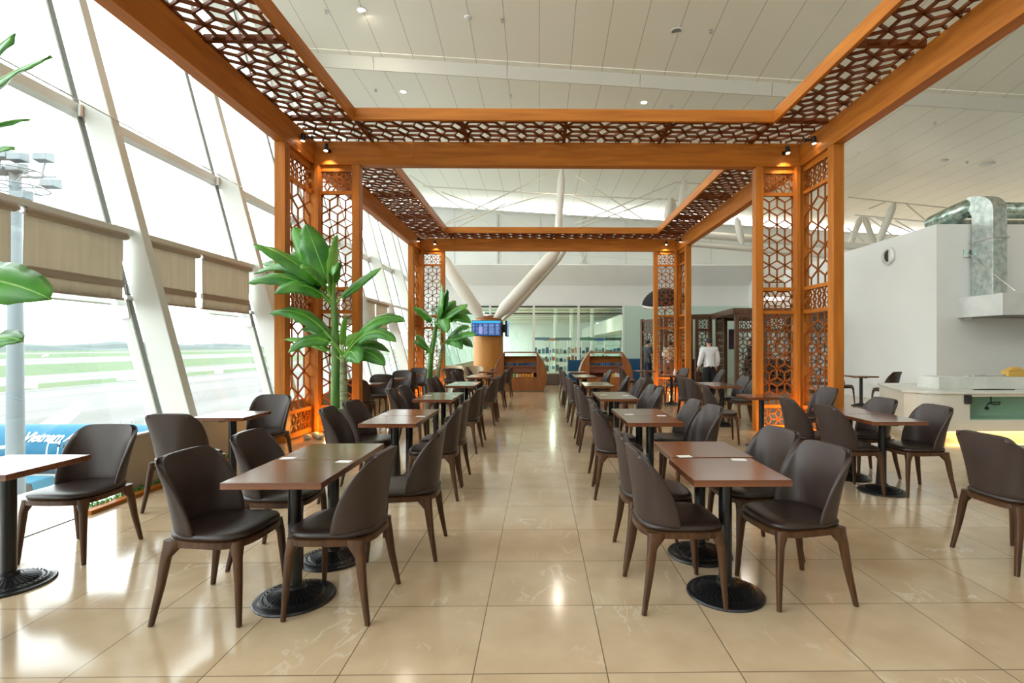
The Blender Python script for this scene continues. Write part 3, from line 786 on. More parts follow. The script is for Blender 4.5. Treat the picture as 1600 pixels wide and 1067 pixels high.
def make_chair():
    t = thing('dining_chair', 'chair', 'chair')
    o1 = seat_outline(); rows = []
    for g, z in ((-.012, .440), (0.0, .446), (.004, .458), (-.002, .470), (-.02, .478), (-.07, .482), (-.15, .480)):
        rows.append([(x*(1+g/.23), y*(1+g/.23), z) for x, y in o1])
    f = MB(); i = f.grid(rows, True); n = len(o1); f.f.append(tuple(range(i+n-1, i-1, -1))); f.f.append(tuple(range(i+6*n, i+7*n)))
    f.build('seat', 'seat_leather', t, smooth=60)
    rows = []
    for g, z in ((-.01, .400), (.006, .404), (.006, .434), (-.004, .440)):
        rows.append([(x*(1+g/.23), y*(1+g/.23), z) for x, y in o1])
    f = MB(); i = f.grid(rows, True); f.f.append(tuple(range(i+n-1, i-1, -1))); f.f.append(tuple(range(i+3*n, i+4*n)))
    f.build('seat_frame', 'chair_wood', t, smooth=50)
    backrest_mesh().build('backrest', 'leather', t, smooth=180, subsurf=1)
    for sy in (-1, 1):
        f = MB(); f.loft([(.185, sy*.180, .436, .036, .034), (.190, sy*.188, .405, .033, .030), (.205, sy*.203, .35, .022, .020), (.215, sy*.212, .20, .018, .017), (.226, sy*.225, .004, .0125, .0125)]); f.build('leg', 'chair_wood', t, smooth=50)
        f = MB(); f.loft([(-.150, sy*.183, .436, .060, .030), (-.158, sy*.190, .405, .050, .028), (-.185, sy*.203, .35, .027, .020), (-.205, sy*.215, .20, .021, .017), (-.240, sy*.236, .004, .0135, .0135)]); f.build('leg', 'chair_wood', t, smooth=50)
    return t
def make_table():
    t = thing('dining_table', 'table', 'table')
    f = MB(); f.box(-.268, .268, -.273, .273, .708, .745); f.build('tabletop', 'table_wood', t, bevel=0.003)
    f = MB(); f.box(-.20, .20, -.025, .025, .690, .708); f.box(-.025, .025, -.20, .20, .690, .7075)
    f.build('support_plate', 'iron', t)
    f = MB(); f.tube([(0, 0, .05), (0, 0, .695)], .038, 22); f.build('column', 'iron', t, smooth=50)
    f = MB(); f.lathe([(.222, 0), (.224, .006), (.218, .014), (.196, .016), (.188, .022), (.176, .026), (.160, .026), (.150, .032), (.065, .058), (.052, .066), (.050, .085), (.040, .088)], 48, (0, 0, 0))
    for k in range(36):
        a = 2*PI*k/36; c, s_ = math.cos(a), math.sin(a)
        f.bar((.066*c, .066*s_, .0585), (.148*c, .148*s_, .034), .0065, .007)
        if k % 1 == 0: a2 = a + PI/36; f.lathe([(.0055, .022), (.0045, .029), (.001, .030)], 6, (.169*math.cos(a2), .169*math.sin(a2), .002))
    f.build('base', 'iron', t, smooth=35)
    return t
CH0 = make_chair(); TB0 = make_table()
used = {'c': False, 't': False}; labels_seen = {}
def chair(x, y, deg, label, group):
    assert label not in labels_seen, label
    labels_seen[label] = 1
    if not used['c']:
        used['c'] = True; CH0.location = (x, y, 0); CH0.rotation_euler = (0, 0, math.radians(deg)); tag(CH0, label, 'chair', group); return CH0
    return dup(CH0, (x, y, 0), math.radians(deg), label, group)
def table(x, y, label, group):
    assert label not in labels_seen, label
    labels_seen[label] = 1
    if not used['t']:
        used['t'] = True; TB0.location = (x, y, 0); tag(TB0, label, 'table', group); return TB0
    return dup(TB0, (x, y, 0), 0, label, group)
ORD = ['first', 'second', 'third', 'fourth', 'fifth', 'sixth']
def card(x, y, rz, label, group):
    f = MB(); f.box(-.045, .045, -.03, .03, 0, .0012)
    o = f.build('paper_card', 'card', loc=(x, y, .7452), rot=(0, 0, rz)); tag(o, label, 'card', group)

rng = random.Random(11)
def j(a): return rng.uniform(-a, a)
# --- row right of the aisle
GR = 'tables in the row right of the aisle'; GC = 'chairs in the row right of the aisle'
TX = 1.105
for k, (s, cnt) in enumerate(((2.745, 2), (4.81, 2), (7.0, 2), (9.27, 2), (11.95, 2), (14.2, 1))):
    for q in range(cnt):
        yc = s + .275 + q*.555 + (.02 if q and k == 0 else 0)
        nm = ('nearer' if q == 0 else 'farther') if cnt == 2 else 'single'
        xo = TX + (.03 if (q and k == 0) else 0)
        table(xo, yc, 'square brown table, %s of the %s pair back in the row right of the aisle' % (nm, ORD[k]) if cnt == 2 else 'single square brown table at the far end of the row right of the aisle', GR)
        chair(.80 + j(.02), yc + .01 + j(.02), 0 + j(4), 'brown leather chair on the aisle side of the %s right-hand table pair, %s of two' % (ORD[k], nm) if cnt == 2 else 'brown leather chair on the aisle side of the last table right of the aisle', GC)
        if k == 5: continue
        X = 1.52 + (.0 if k else .0); an = 180 + (8 if k == 0 else j(6))
        if k == 3 and q == 0: X = 1.72
        if k == 4: X = 1.48 + .1*q
        chair(X + j(.02), yc + .04 + j(.03), an, 'brown leather chair on the outer side of the %s right-hand table pair, %s of two' % (ORD[k], nm), GC)
    if k < 4:
        card(TX - .15, s + .60, .1, 'small white card at the aisle end of the %s table pair right of the aisle' % ORD[k], 'paper cards on the right row tables')
        card(TX + .17, s + .50, -.1, 'small white card at the outer end of the %s table pair right of the aisle' % ORD[k], 'paper cards on the right row tables')
# --- row left of the aisle
GR = 'tables in the row left of the aisle'; GC = 'chairs in the row left of the aisle'
for k, (s, cnt) in enumerate(((2.725, 2), (4.79, 2), (6.94, 2), (9.38, 2), (11.9, 2), (14.5, 1))):
    for q in range(cnt):
        yc = s + .275 + q*.555
        nm = ('nearer' if q == 0 else 'farther') if cnt == 2 else 'single'
        TXL = -1.425
        table(TXL - (0 if k < 2 else .03), yc, 'square brown table, %s of the %s pair back in the row left of the aisle' % (nm, ORD[k]) if cnt == 2 else 'single square brown table at the far end of the row left of the aisle', GR)
        xr = -1.13; ar = 180; yr = yc
        if k == 0 and q == 0: xr, yr, ar = -1.125, 2.95, 176
        if k == 0 and q == 1: xr, yr, ar = -.955, 3.72, 182
        if k == 1: xr, ar = (-1.03, 184) if q == 0 else (-1.04, 178)
        if k > 1: xr, ar = -1.06 + j(.03), 180 + j(5)
        chair(xr, yr, ar, 'brown leather chair on the aisle side of the %s left-hand table pair, %s of two' % (ORD[k], nm) if cnt == 2 else 'brown leather chair on the aisle side of the last table left of the aisle', GC)
        xl, al, yl = -1.79, 0, yc - .03
        if k == 0 and q == 0: xl, yl, al = -1.785, 2.93, -3
        if k == 0 and q == 1: xl, yl, al = -1.80, 3.60, 2
        if k > 0: xl, al = -1.83 + j(.02), j(5)
        chair(xl, yl, al, 'brown leather chair on the window side of the %s left-hand table pair, %s of two' % (ORD[k], nm) if cnt == 2 else 'brown leather chair on the window side of the last table left of the aisle', GC)
    if k < 4:
        card(-1.425 - .20, s + .60, .1, 'small white card at the window end of the %s table pair left of the aisle' % ORD[k], 'paper cards on the left row tables')
        card(-1.425 + .20, s + .50, -.1, 'small white card at the aisle end of the %s table pair left of the aisle' % ORD[k], 'paper cards on the left row tables')
# --- tables by the window
GR = 'tables along the window'; GC = 'chairs along the window'
WL = ['at the left edge of the view', 'in front of the near left column', 'just behind the near left column', 'second behind the near left column', 'nearest the far left column']
for k, yc in enumerate((3.19, 5.49, 10.05, 11.68, 13.45)):
    X = -3.27 if k < 2 else -3.33
    far = .50 if k in (0, 4) else .60
    table(X, yc, 'square brown window table ' + WL[k], GR)
    if k: chair(X + .02, yc - (.50 if k == 4 else .60) - (.12 if k == 1 else 0), 90 + j(4), 'chair on the near side of the window table ' + WL[k], GC)
    chair(X + (.0 if k else .0), yc + far, -90 + j(3), 'chair on the far side of the window table ' + WL[k], GC)
# --- tables at the right
GR = 'tables right of the right-hand row'; GC = 'chairs right of the right-hand row'
table(3.475, 5.13, 'square brown table, nearer of the pair before the near right column', GR)
table(3.475, 5.69, 'square brown table, farther of the pair before the near right column', GR)
chair(3.13, 5.15, 2, 'chair left of the pair before the near right column, nearer', GC)
chair(3.06, 5.78, -3, 'chair left of the pair before the near right column, farther', GC)
chair(3.79, 5.12, 180, 'chair right of the pair before the near right column, nearer', GC)
chair(3.74, 5.82, 182, 'chair right of the pair before the near right column, farther', GC)
table(3.26, 7.45, 'square brown table standing right beside the near right column', GR)
chair(2.78, 7.80, -10, 'brown leather chair left of the table beside the near right column', GC)
chair(3.95, 7.30, 184, 'brown leather chair at the foot of the near right column, facing left', GC)
for q, yc in enumerate((9.45, 10.01)):
    nm = ('nearer', 'farther')[q]
    table(3.40, yc, 'square brown table, %s of the pair behind the near right column' % nm, GR)
    chair(3.0, yc, j(4), 'leather chair left of the pair behind the near right column, %s one' % nm, GC)
    chair(3.86, yc + .05, 180 + j(5), 'leather chair right of the pair behind the near right column, %s one' % nm, GC)
table(3.35, 12.9, 'square brown table, nearer of two before the far right column', GR)
chair(2.85, 12.6, -5, 'brown leather chair left of the nearer table before the far right column', GC)
chair(3.72, 13.7, 200, 'brown leather chair beyond the nearer table before the far right column', GC)
chair(4.42, 12.9, 175, 'brown leather chair right of the nearer table before the far right column', GC)
table(3.15, 15.2, 'square brown table, farther of two before the far right column', GR)
chair(2.62, 15.1, 0, 'brown leather chair left of the farther table before the far right column', GC)
table(3.70, 3.42, 'square brown table cut by the right edge of the view', GR)
chair(3.27, 3.47, 4, 'brown leather chair seen from behind at the right edge of the view', GC)
table(7.94, 12.5, 'small dark table against the white kitchen block', GR)
chair(7.80, 13.12, -65, 'dark leather chair left of the table by the white kitchen block', GC)
chair(8.24, 12.02, 120, 'dark leather chair right of the table by the white kitchen block', GC)
# small salt shaker on a far table
f = MB(); f.lathe([(.03, 0), (.032, .05), (.02, .12), (.012, .15)], 14); o = f.build('sauce_bottle', 'card', loc=(3.46, 13.0, .7455), smooth=50); tag(o, 'small white sauce bottle on the table before the far right column', 'bottle')

# ================================================================ PLANTS
def leaf_mb(base, tip, width, arch=0.18, fold=0.25, pet=0.18, roll=0.0, ragged=0.0, seed=0):
    r = random.Random(seed); base, tip = Vector(base), Vector(tip)
    d = tip - base; L = d.length; up = Vector((0, 0, 1))
    n = 16; mb = MB()
    def C(t): return base + d*t + up*(arch*L*(4*t*(1-t))*.9 + 0) - up*(arch*L*.5*t*t) + up*(arch*L*.5*t)
    ctr = [C(k/n) for k in range(n+1)]
    rows = []; k0 = max(1, int(pet*n))
    for k in range(k0, n+1):
        t = (k-k0)/(n-k0); tg = (ctr[min(k+1, n)] - ctr[k-1]).normalized()
        side = tg.cross(up)
        if side.length < .15: side = tg.cross(Vector((0, -1, 0)))
        side.normalize(); side = Matrix.Rotation(roll, 3, tg) @ side; nn = side.cross(tg).normalized()
        w = width/2*(max(0.0, math.sin(PI*min(1, .06 + .94*t)**.72))**.55)*(1 if t < 1 else .05) + .002
        wl = w*(1 - ragged*abs(math.sin(k*2.3 + seed))); wr2 = w*(1 - ragged*abs(math.sin(k*1.7 + seed*2)))
        wav = .03*math.sin(k*1.9 + seed)*width
        rows.append([ctr[k] - side*wl + nn*(-fold*wl + wav), ctr[k] - side*wl*.5 + nn*(-fold*wl*.28), ctr[k], ctr[k] + side*wr2*.5 + nn*(-fold*wr2*.28), ctr[k] + side*wr2 + nn*(-fold*wr2 - wav)])
    mb.grid(rows)
    return mb, ctr, n, k0
def add_leaf(t, base, tip, width, m='leaf', **kw):
    width *= 1.32; ro = kw.pop('roll', 0); sg = -1 if tip[0] < base[0] else 1
    kw['roll'] = sg*(1.35 if ro > .85 else .75 + .3*ro)
    mb, ctr, n, k0 = leaf_mb(base, tip, width, **kw)
    o = mb.build('leaf', m, t, smooth=180, solid=.003)
    f = MB(); f.tube([ctr[k]-Vector((0,0,.004)) for k in range(0, n+1)], [.014*(1-.8*k/n) + .002 for k in range(n+1)], 6)
    f.build('midrib', 'leaf_light', o, smooth=180)
def planter(label, loc, r=.20, hgt=.55):
    t = thing('potted_banana_plant', label, 'plant', loc, 0)
    f = MB(); f.lathe([(r*.72, 0), (r*.78, .02), (r, hgt), (r*.92, hgt), (r*.90, hgt-.05), (.001, hgt-.05)], 32); f.build('pot', 'pot', t, smooth=40)
    f = MB(); f.lathe([(r*.90, hgt-.055), (r*.6, hgt-.02), (.001, hgt-.01)], 20); f.build('soil', 'soil', t, smooth=180)
    return t
def rel(p, loc): return tuple(Vector(p) - Vector(loc))
def Q(px, py, Y, loc): return rel(W(px, py, Y), loc)
# big plant by the near left column
loc = (-2.96, 7.60, 0)
pl = planter('tall banana plant with two trunks in a grey pot by the near left column', loc, .21, .56)
f = MB(); f.tube([(-.07, .02, .50), (-.06, .02, 1.2), (-.07, .02, 1.8), (-.10, .02, 2.25)], [.068, .062, .052, .036], 14); f.build('trunk', 'trunk', pl, smooth=60)
f = MB(); f.tube([(.09, -.04, .50), (.08, -.04, .9), (.07, -.04, 1.32)], [.062, .055, .042], 14); f.build('trunk', 'trunk_pale', pl, smooth=60)
b1 = Vector((-.10, .02, 2.15)); b2 = Vector((.07, -.04, 1.28))
L1 = [((396, 382), -.35, .26, .10, 0, 0), ((386, 443), -.25, .25, .20, .2, 1), ((397, 428), .15, .24, .22, -.1, 2), ((408, 412), .35, .24, .16, .2, 3), ((428, 459), -.45, .25, .25, 0, 4),
      ((458, 354), .10, .32, .02, .9, 5), ((478, 350), -.10, .36, .02, 1.1, 6), ((527, 366), .05, .22, .02, 1.2, 7), ((596, 418), .10, .15, .05, .5, 8), ((440, 400), .45, .24, .20, 0, 9), ((520, 432), -.40, .20, .55, .4, 10), ((470, 420), -.45, .24, .28, 0, 11)]
for (px, py), dy, w, ar, ro, sd in L1:
    base = b1 + Vector((0, 0, random.Random(sd).uniform(-.12, .10)))
    add_leaf(pl, base, Q(px, py, 7.6 + dy, loc), w, 'leaf_light' if sd in (7,) else 'leaf', arch=ar, roll=ro, fold=.3, pet=.22, seed=sd, ragged=.06)
L2 = [((421, 490), -.1, .22, .22, 0, 20), ((444, 530), .2, .10, .10, .4, 21), ((450, 551), -.3, .20, .30, 0, 22), ((541, 492), 0, .13, .02, 1.1, 23), ((634, 502), .1, .22, .25, 0, 24), ((619, 534), -.2, .20, .28, 0, 25),
      ((609, 550), .25, .16, .25, .2, 26), ((602, 571), -.1, .24, .22, 0, 27), ((562, 568), -.35, .24, .30, .5, 28), ((575, 525), .3, .26, .15, .6, 29), ((470, 515), .35, .18, .2, 0, 30)]
for (px, py), dy, w, ar, ro, sd in L2:
    add_leaf(pl, b2 + Vector((0, 0, random.Random(sd).uniform(-.05, .08))), Q(px, py, 7.55 + dy, loc), w, 'leaf_light' if sd in (21, 23, 29) else 'leaf', arch=ar, roll=ro, fold=.3, pet=.25, seed=sd, ragged=.05)
# second plant
loc = (-3.08, 14.65, 0)
pl = planter('smaller looking banana plant in a grey pot by the far left column', loc, .26, .45)
f = MB(); f.tube([(-.08, 0, .40), (-.02, 0, 1.2), (.14, 0, 2.1)], [.10, .08, .05], 12); f.build('trunk', 'trunk', pl, smooth=60)
f = MB(); f.tube([(.12, 0, .40), (.24, 0, 1.0), (.34, 0, 1.55)], [.075, .06, .045], 12); f.build('trunk', 'trunk_pale', pl, smooth=60)
b1 = Vector((.14, 0, 2.05)); b2 = Vector((.34, 0, 1.5)); b3 = Vector((-.02, -.05, 1.25))
for bs, (px, py), dy, w, ar, ro, sd in ((b1, (690, 443), 0, .40, .02, 1.0, 41), (b1, (699, 452), .2, .3, .05, .8, 42), (b1, (731, 478), -.2, .38, .12, 0, 43), (b1, (735, 489), .3, .36, .2, 0, 44), (b1, (736, 505), 0, .36, .25, 0, 45),
       (b1, (699, 520), -.3, .34, .35, .3, 46), (b1, (645, 480), 0, .3, .10, 0, 47), (b1, (712, 470), .4, .34, .1, .4, 48), (b2, (733, 512), 0, .30, .2, 0, 49), (b2, (744, 523), -.3, .26, .12, 0, 50), (b2, (739, 543), .2, .34, .3, 0, 51),
       (b2, (722, 546), -.2, .3, .3, .2, 52), (b2, (690, 512), 0, .25, .05, .9, 53), (b3, (649, 525), 0, .24, .2, 0, 54), (b3, (646, 535), -.3, .24, .15, 0, 55), (b3, (665, 548), .2, .26, .3, .3, 56), (b3, (677, 530), -.2, .24, .03, 1, 57)):
    add_leaf(pl, bs, Q(px, py, 14.4 + dy, loc), w, 'leaf', arch=ar, roll=ro, seed=sd, pet=.2, ragged=.05)
# plant beside the left edge
loc = (-3.02, 2.45, 0)
pl = planter('banana plant standing mostly outside the left edge, leaves reaching into view', loc, .21, .55)
f = MB(); f.tube([(0, 0, .50), (0, 0, 1.2), (0, 0, 2.3)], [.068, .06, .04], 14); f.build('trunk', 'trunk', pl, smooth=60)
f = MB(); f.tube([(.10, .10, .50), (.10, .10, 1.0), (.12, .12, 1.35)], [.06, .05, .04], 14); f.build('trunk', 'trunk_pale', pl, smooth=60)
for bs, (px, py), Y, w, ar, ro, sd in (((0, 0, 2.3), (24, 52), 2.55, .22, .08, .3, 61), ((0, 0, 2.25), (80, 88), 2.45, .15, .10, 0, 62), ((0, 0, 2.2), (46, 186), 2.5, .10, .12, .1, 63), ((0, 0, 2.0), (22, 232), 2.35, .15, .15, .2, 64),
       ((0, 0, 1.75), (80, 466), 2.45, .24, .10, .35, 65), ((.12, .12, 1.35), (36, 532), 2.5, .12, .16, .2, 66), ((0, 0, 2.2), (-260, 90), 2.6, .22, .15, 0, 67), ((0, 0, 2.2), (-200, 300), 2.2, .22, .2, 0, 68)):
    add_leaf(pl, bs, Q(px, py, Y, loc), w, 'leaf', arch=ar, roll=ro, seed=sd, fold=.2, pet=.12)
# low green planting between kerb and wall
random.seed(9)
f = MB()
for k in range(420):
    y = random.uniform(4.6, 7.6); x = random.uniform(-4.035, -4.0)
    a = random.uniform(-.05, .05); h_ = random.uniform(.03, .07)
    f.bar((x, y, .0), (x + a, y + random.uniform(-.05, .05), h_), .012, .003, (0, 1, 0))
o = f.build('grass_strip', 'leaf'); tag(o, 'narrow strip of green artificial grass along the foot of the low wall', 'grass'); o['kind'] = 'stuff'

# ================================================================ ROLLER BLINDS
def blind(y0, y1, label):
    t = thing('roller_blind', label, 'blind', (-4.90, (y0+y1)/2, 2.03), 0, 'beige roller blinds on the window rail')
    a, b = y0 - (y0+y1)/2, y1 - (y0+y1)/2
    n = 28; rows = []
    for k in range(6):
        z = .0 + .70*k/5
        rows.append([(.012*math.sin(i*1.1 + y0)*(1 - k/6) , a + (b-a)*i/n, z) for i in range(n+1)])
    f = MB(); f.grid(rows); f.build('cloth', 'blind', t, smooth=180, solid=.003)
    f = MB(); f.tube([(.02, a-.01, .73), (.02, b+.01, .73)], .042, 14); f.build('roller', 'blind_roll', t, smooth=50)
    f = MB(); f.box(-.012, .012, a, b, -.02, .004); f.build('bottom_bar', 'blind_roll', t)
    f = MB(); f.box(-.020, .020, a+.002, b-.002, .13, .21); f.build('overlap_shade', 'blind_roll', t)  # darker strip painting the shade where the cloth overlaps
    for yy in (a - .03, b + .03):
        f = MB(); f.lathe([(.03, -.012), (.03, .012)], 12, (.02, yy, .73), 'y'); f.build('bracket', 'metal', t)
M['blind_roll'] = mat('blind bottom bar', (0.34, 0.28, 0.22), 0.6)
BL = [(2.35, 3.50), (3.72, 4.80), (4.92, 6.08), (6.35, 7.35), (7.48, 8.68), (8.96, 10.1), (10.2, 11.28), (11.55, 12.65), (12.78, 13.9), (14.2, 15.3), (15.4, 16.5)]
for k, (a, b) in enumerate(BL[1:]):
    blind(a, b, ['beige blind cut by the left edge of the view, behind the plant leaf', 'wide beige roller blind between the left edge and the first window fin', 'beige roller blind just right of the first window fin', 'beige roller blind left of the second window fin',
                 'beige roller blind right of the second window fin, beside the wooden column', 'beige roller blind behind the near left column, nearest', 'beige roller blind seen right of the near left column, nearer', 'beige roller blind seen right of the near left column, next',
                 'beige roller blind before the far left column, nearer', 'beige roller blind before the far left column, farther'][k])

# ================================================================ CEILING FITTINGS
def ceil_at(px, py):
    best = None
    for Y10 in range(60, 280):
        Y = Y10/10; p = W(px, py, Y); z = roofA(p.x, Y) if Y < 14.8 else roofB(p.x, Y)
        d = abs(p.z - z)
        if best is None or d < best[0]: best = (d, p.x, Y, z)
    return Vector((best[1], best[2], best[3]))
def downlight(p, label, power=CEIL_W, r=.10):
    t = thing('downlight', label, 'lamp', p, 0, 'round downlights in the ceiling')
    f = MB(); f.lathe([(r*1.25, .0), (r*1.25, -.012), (r, -.018), (r*.95, .0)], 24); f.build('trim_ring', 'white', t, smooth=40)
    f = MB(); f.lathe([(.001, -.010), (r*.93, -.010)], 24, cap=False); f.build('diffuser', 'glow_white', t)
    l = bpy.data.lights.new('downlight_light', 'AREA'); l.shape = 'DISK'; l.size = r*1.8; l.energy = power; l.color = (1.0, .90, .76)
    o = bpy.data.objects.new('downlight_light', l); COL.objects.link(o); o.parent = t; o.location = (0, 0, -.03)
downlight(ceil_at(565, 17), 'glowing round downlight high at the upper left of the ceiling', CEIL_W, .11)
downlight(ceil_at(630, 142), 'glowing round downlight just behind the ceiling step, left one')
downlight(ceil_at(1006, 160), 'glowing round downlight just behind the ceiling step, right one')
downlight(Vector((4.2, 5.2, roofA(4.2, 5.2))), 'added fill downlight above the right beam, mostly out of view')  # unseen downlights from here on are added to brighten the hall
downlight(Vector((-3.0, 5.0, roofA(-3.0, 5.0))), 'added fill downlight above the left beam, mostly out of view')
downlight(Vector((12.5, 9.0, roofA(12.5, 9.0))), 'added fill downlight above the kitchen counter')
downlight(Vector((8.5, 21.0, roofB(8.5, 21.0))), 'added fill downlight over the dark lounge')
downlight(Vector((0.8, 21.5, roofB(.8, 21.5))), 'added fill downlight over the book stands')
for k_, (x_, y_) in enumerate(((-2, 28.6), (4, 28.6), (1, 36.6), (-3, 45), (4, 45))):  # extra lamps added to lift the dark concourse
    downlight(Vector((x_, y_, 4.9)), 'added fill downlight in the concourse ceiling behind the glass, ' + ['front left', 'front right', 'second row', 'third row left', 'third row right'][k_], 110, .14)
def sprinkler(p, label):
    f = MB(); f.lathe([(.05, 0), (.05, -.01), (.015, -.015), (.015, -.06), (.04, -.065), (.04, -.075)], 12); f.bar((-.05, 0, -.05), (.05, 0, -.05), .015, .02)
    o = f.build('sprinkler', 'metal', loc=p, smooth=40); tag(o, label, 'sprinkler', 'small sprinklers in the ceiling')
for px, py, lb in ((785, 28, 'upper middle of the ceiling'), (1111, 48, 'upper ceiling right of the round speaker'), (587, 139, 'ceiling left of the left downlight behind the step'), (798, 149, 'ceiling just above the wooden frame, middle'),
                   (1049, 164, 'ceiling right of the right downlight behind the step'), (1461, 192, 'right ceiling, upper one'), (1341, 239, 'right ceiling beside the column top'), (1511, 252, 'right ceiling near the round detector'), (510, 16, 'top left of the ceiling strip')):
    sprinkler(ceil_at(px, py), 'tiny sprinkler on the ' + lb)
def detector(p, label, r):
    f = MB(); f.lathe([(r, 0), (r, -.03), (r*.6, -.06), (.001, -.065)], 20); o = f.build('smoke_detector', 'white', loc=p, smooth=40); tag(o, label, 'detector')
detector(ceil_at(731, 27), 'white smoke detector at the upper middle of the ceiling', .10)
detector(ceil_at(1326, 65), 'white smoke detector just above the right inner beam', .12)
detector(ceil_at(1476, 250), 'small white detector on the right ceiling, left one', .12)
detector(ceil_at(1543, 256), 'larger white round detector on the right ceiling, right one', .22)
p = ceil_at(1057, 46); t = thing('ceiling_speaker', 'round white ceiling speaker with a grey grille, upper right of centre', 'speaker', p)
f = MB(); f.lathe([(.17, 0), (.17, -.015), (.13, -.02), (.12, -.005)], 28); f.build('ring', 'white', t, smooth=40)
f = MB(); f.lathe([(.001, -.009), (.119, -.009)], 28, cap=False); f.build('grille', 'gasket', t)

# ================================================================ ROOF STRUTS AND TRUSSES
SC = 'strut_cream'; M[SC] = mat('cream white pipe paint', (0.74, 0.71, 0.62), 0.35)
def strut(name, label, segs, grp=None, rods=()):
    t = thing(name, label, 'strut', tuple(segs[0][0][0]), 0, grp) ; o0 = Vector(segs[0][0][0])
    for pts, rad in segs:
        f = MB(); f.tube([Vector(p) - o0 for p in pts], rad, 14); f.build('pipe', SC, t, smooth=50)
    for a, b, r in rods:
        f = MB(); f.tube([Vector(a) - o0, Vector(b) - o0], r, 6); f.build('rod', SC, t)
YC = 19.2
def taper(a, b, r):
    a, b = Vector(a), Vector(b)
    return ([a, a + (b-a)*.16, a + (b-a)*.84, b], [r*.35, r, r, r*.35])
pa, pb = W(772, 500, YC), W(876, 386, YC); pc, pd = W(755, 500, YC), W(682, 392, YC)
strut('roof_strut', 'thick cream tapered strut leaning right from the wood-clad pillar', [taper(pa, pb, .24)], 'tapered roof struts')
strut('roof_strut', 'second strut close behind the right-leaning one on the pillar', [taper(W(786, 500, YC+.9), W(888, 384, YC+.9), .17)], 'tapered roof struts')
strut('roof_strut', 'thick cream tapered strut leaning left from the wood-clad pillar', [taper(pc, pd, .24)], 'tapered roof struts')
strut('roof_strut', 'upright cream pipe from the middle strut joint to the roof', [taper(W(871, 384, YC), W(878, 262, YC), .14)], 'tapered roof struts')
def rods(label, Y, lst, r=.022):
    t = thing('roof_truss', label, 'truss', tuple(W(lst[0][0][0], lst[0][0][1], Y)), 0, 'thin roof trusses')
    o0 = Vector(t.location)
    for a, b in lst:
        f = MB(); f.tube([W(*a, Y) - o0, W(*b, Y) - o0], r, 6); f.build('rod', SC, t)
rods('thin crossed roof rods seen left of the middle upright pipe', 22.5, [((685, 354), (857, 272)), ((640, 274), (780, 362)), ((696, 351), (857, 302)), ((661, 291), (857, 303)), ((700, 362), (790, 318)), ((690, 300), (830, 352))], .030)
rods('thin crossed roof rods seen right of the middle upright pipe', 22.5, [((899, 274), (1028, 358)), ((892, 305), (1000, 352)), ((902, 356), (1030, 310)), ((900, 350), (1056, 285)), ((857, 303), (1034, 312)), ((1030, 310), (1075, 316)), ((1056, 285), (1180, 292))], .030)
rods('crossed rods low on the end wall', 27.6, [((895, 432), (925, 380)), ((898, 380), (930, 432))], .03)
strut('roof_strut', 'upper short pipe pair under the roof at the right bay', [taper(W(1063, 326, 22), W(1071, 282, 22), .16), taper(W(1041, 345, 22.2), W(1048, 310, 22.2), .15), taper(W(1055, 338, 22.4), W(1049, 310, 22.4), .15)], 'tapered roof struts')
strut('roof_strut', 'slanting pipe above the two level tubes, between the right columns', [taper(W(1160, 382, 20.5), W(1151, 340, 20.5), .14)], 'tapered roof struts')
# two level tubes
for (a, b, r, lb) in (((1086, 366), (1775, 419), .16, 'upper level tube crossing behind the near right column'), ((1083, 381), (1775, 443), .12, 'lower level tube crossing behind the near right column')):
    A, B = W(*a, 21.5), W(*b, 21.5)
    t = thing('cross_tube', 'cream ' + lb, 'tube', tuple(A)); f = MB(); f.tube([Vector((0, 0, 0)), B - A], r, 16); f.build('pipe', SC, t, smooth=50)
    f = MB(); f.tube([Vector((-.15, 0, 0)), Vector((.12, 0, 0))], r*1.15, 16); f.build('end_plate', SC, t, smooth=50)
strut('roof_strut', 'single slanting strut above the white kitchen block', [taper(W(1372, 380, 21.5), W(1398, 316, 21.5), .15)], 'roof struts above the kitchen block')
strut('roof_strut', 'pair of struts in an upturned V left above the kitchen block', [taper(W(1326, 388, 23.5), W(1346, 337, 23.5), .13), taper(W(1367, 384, 23.5), W(1350, 337, 23.5), .13)], 'roof struts above the kitchen block')
rods('thin rods under the roof above the kitchen block', 21.5, [((1324, 308), (1397, 316)), ((1397, 316), (1500, 327)), ((1358, 326), (1383, 316)), ((1416, 319), (1455, 352)), ((1400, 345), (1430, 362)), ((1336, 336), (1465, 348)), ((1357, 340), (1395, 368)), ((1368, 340), (1422, 362)), ((1324, 356), (1350, 378))], .030)

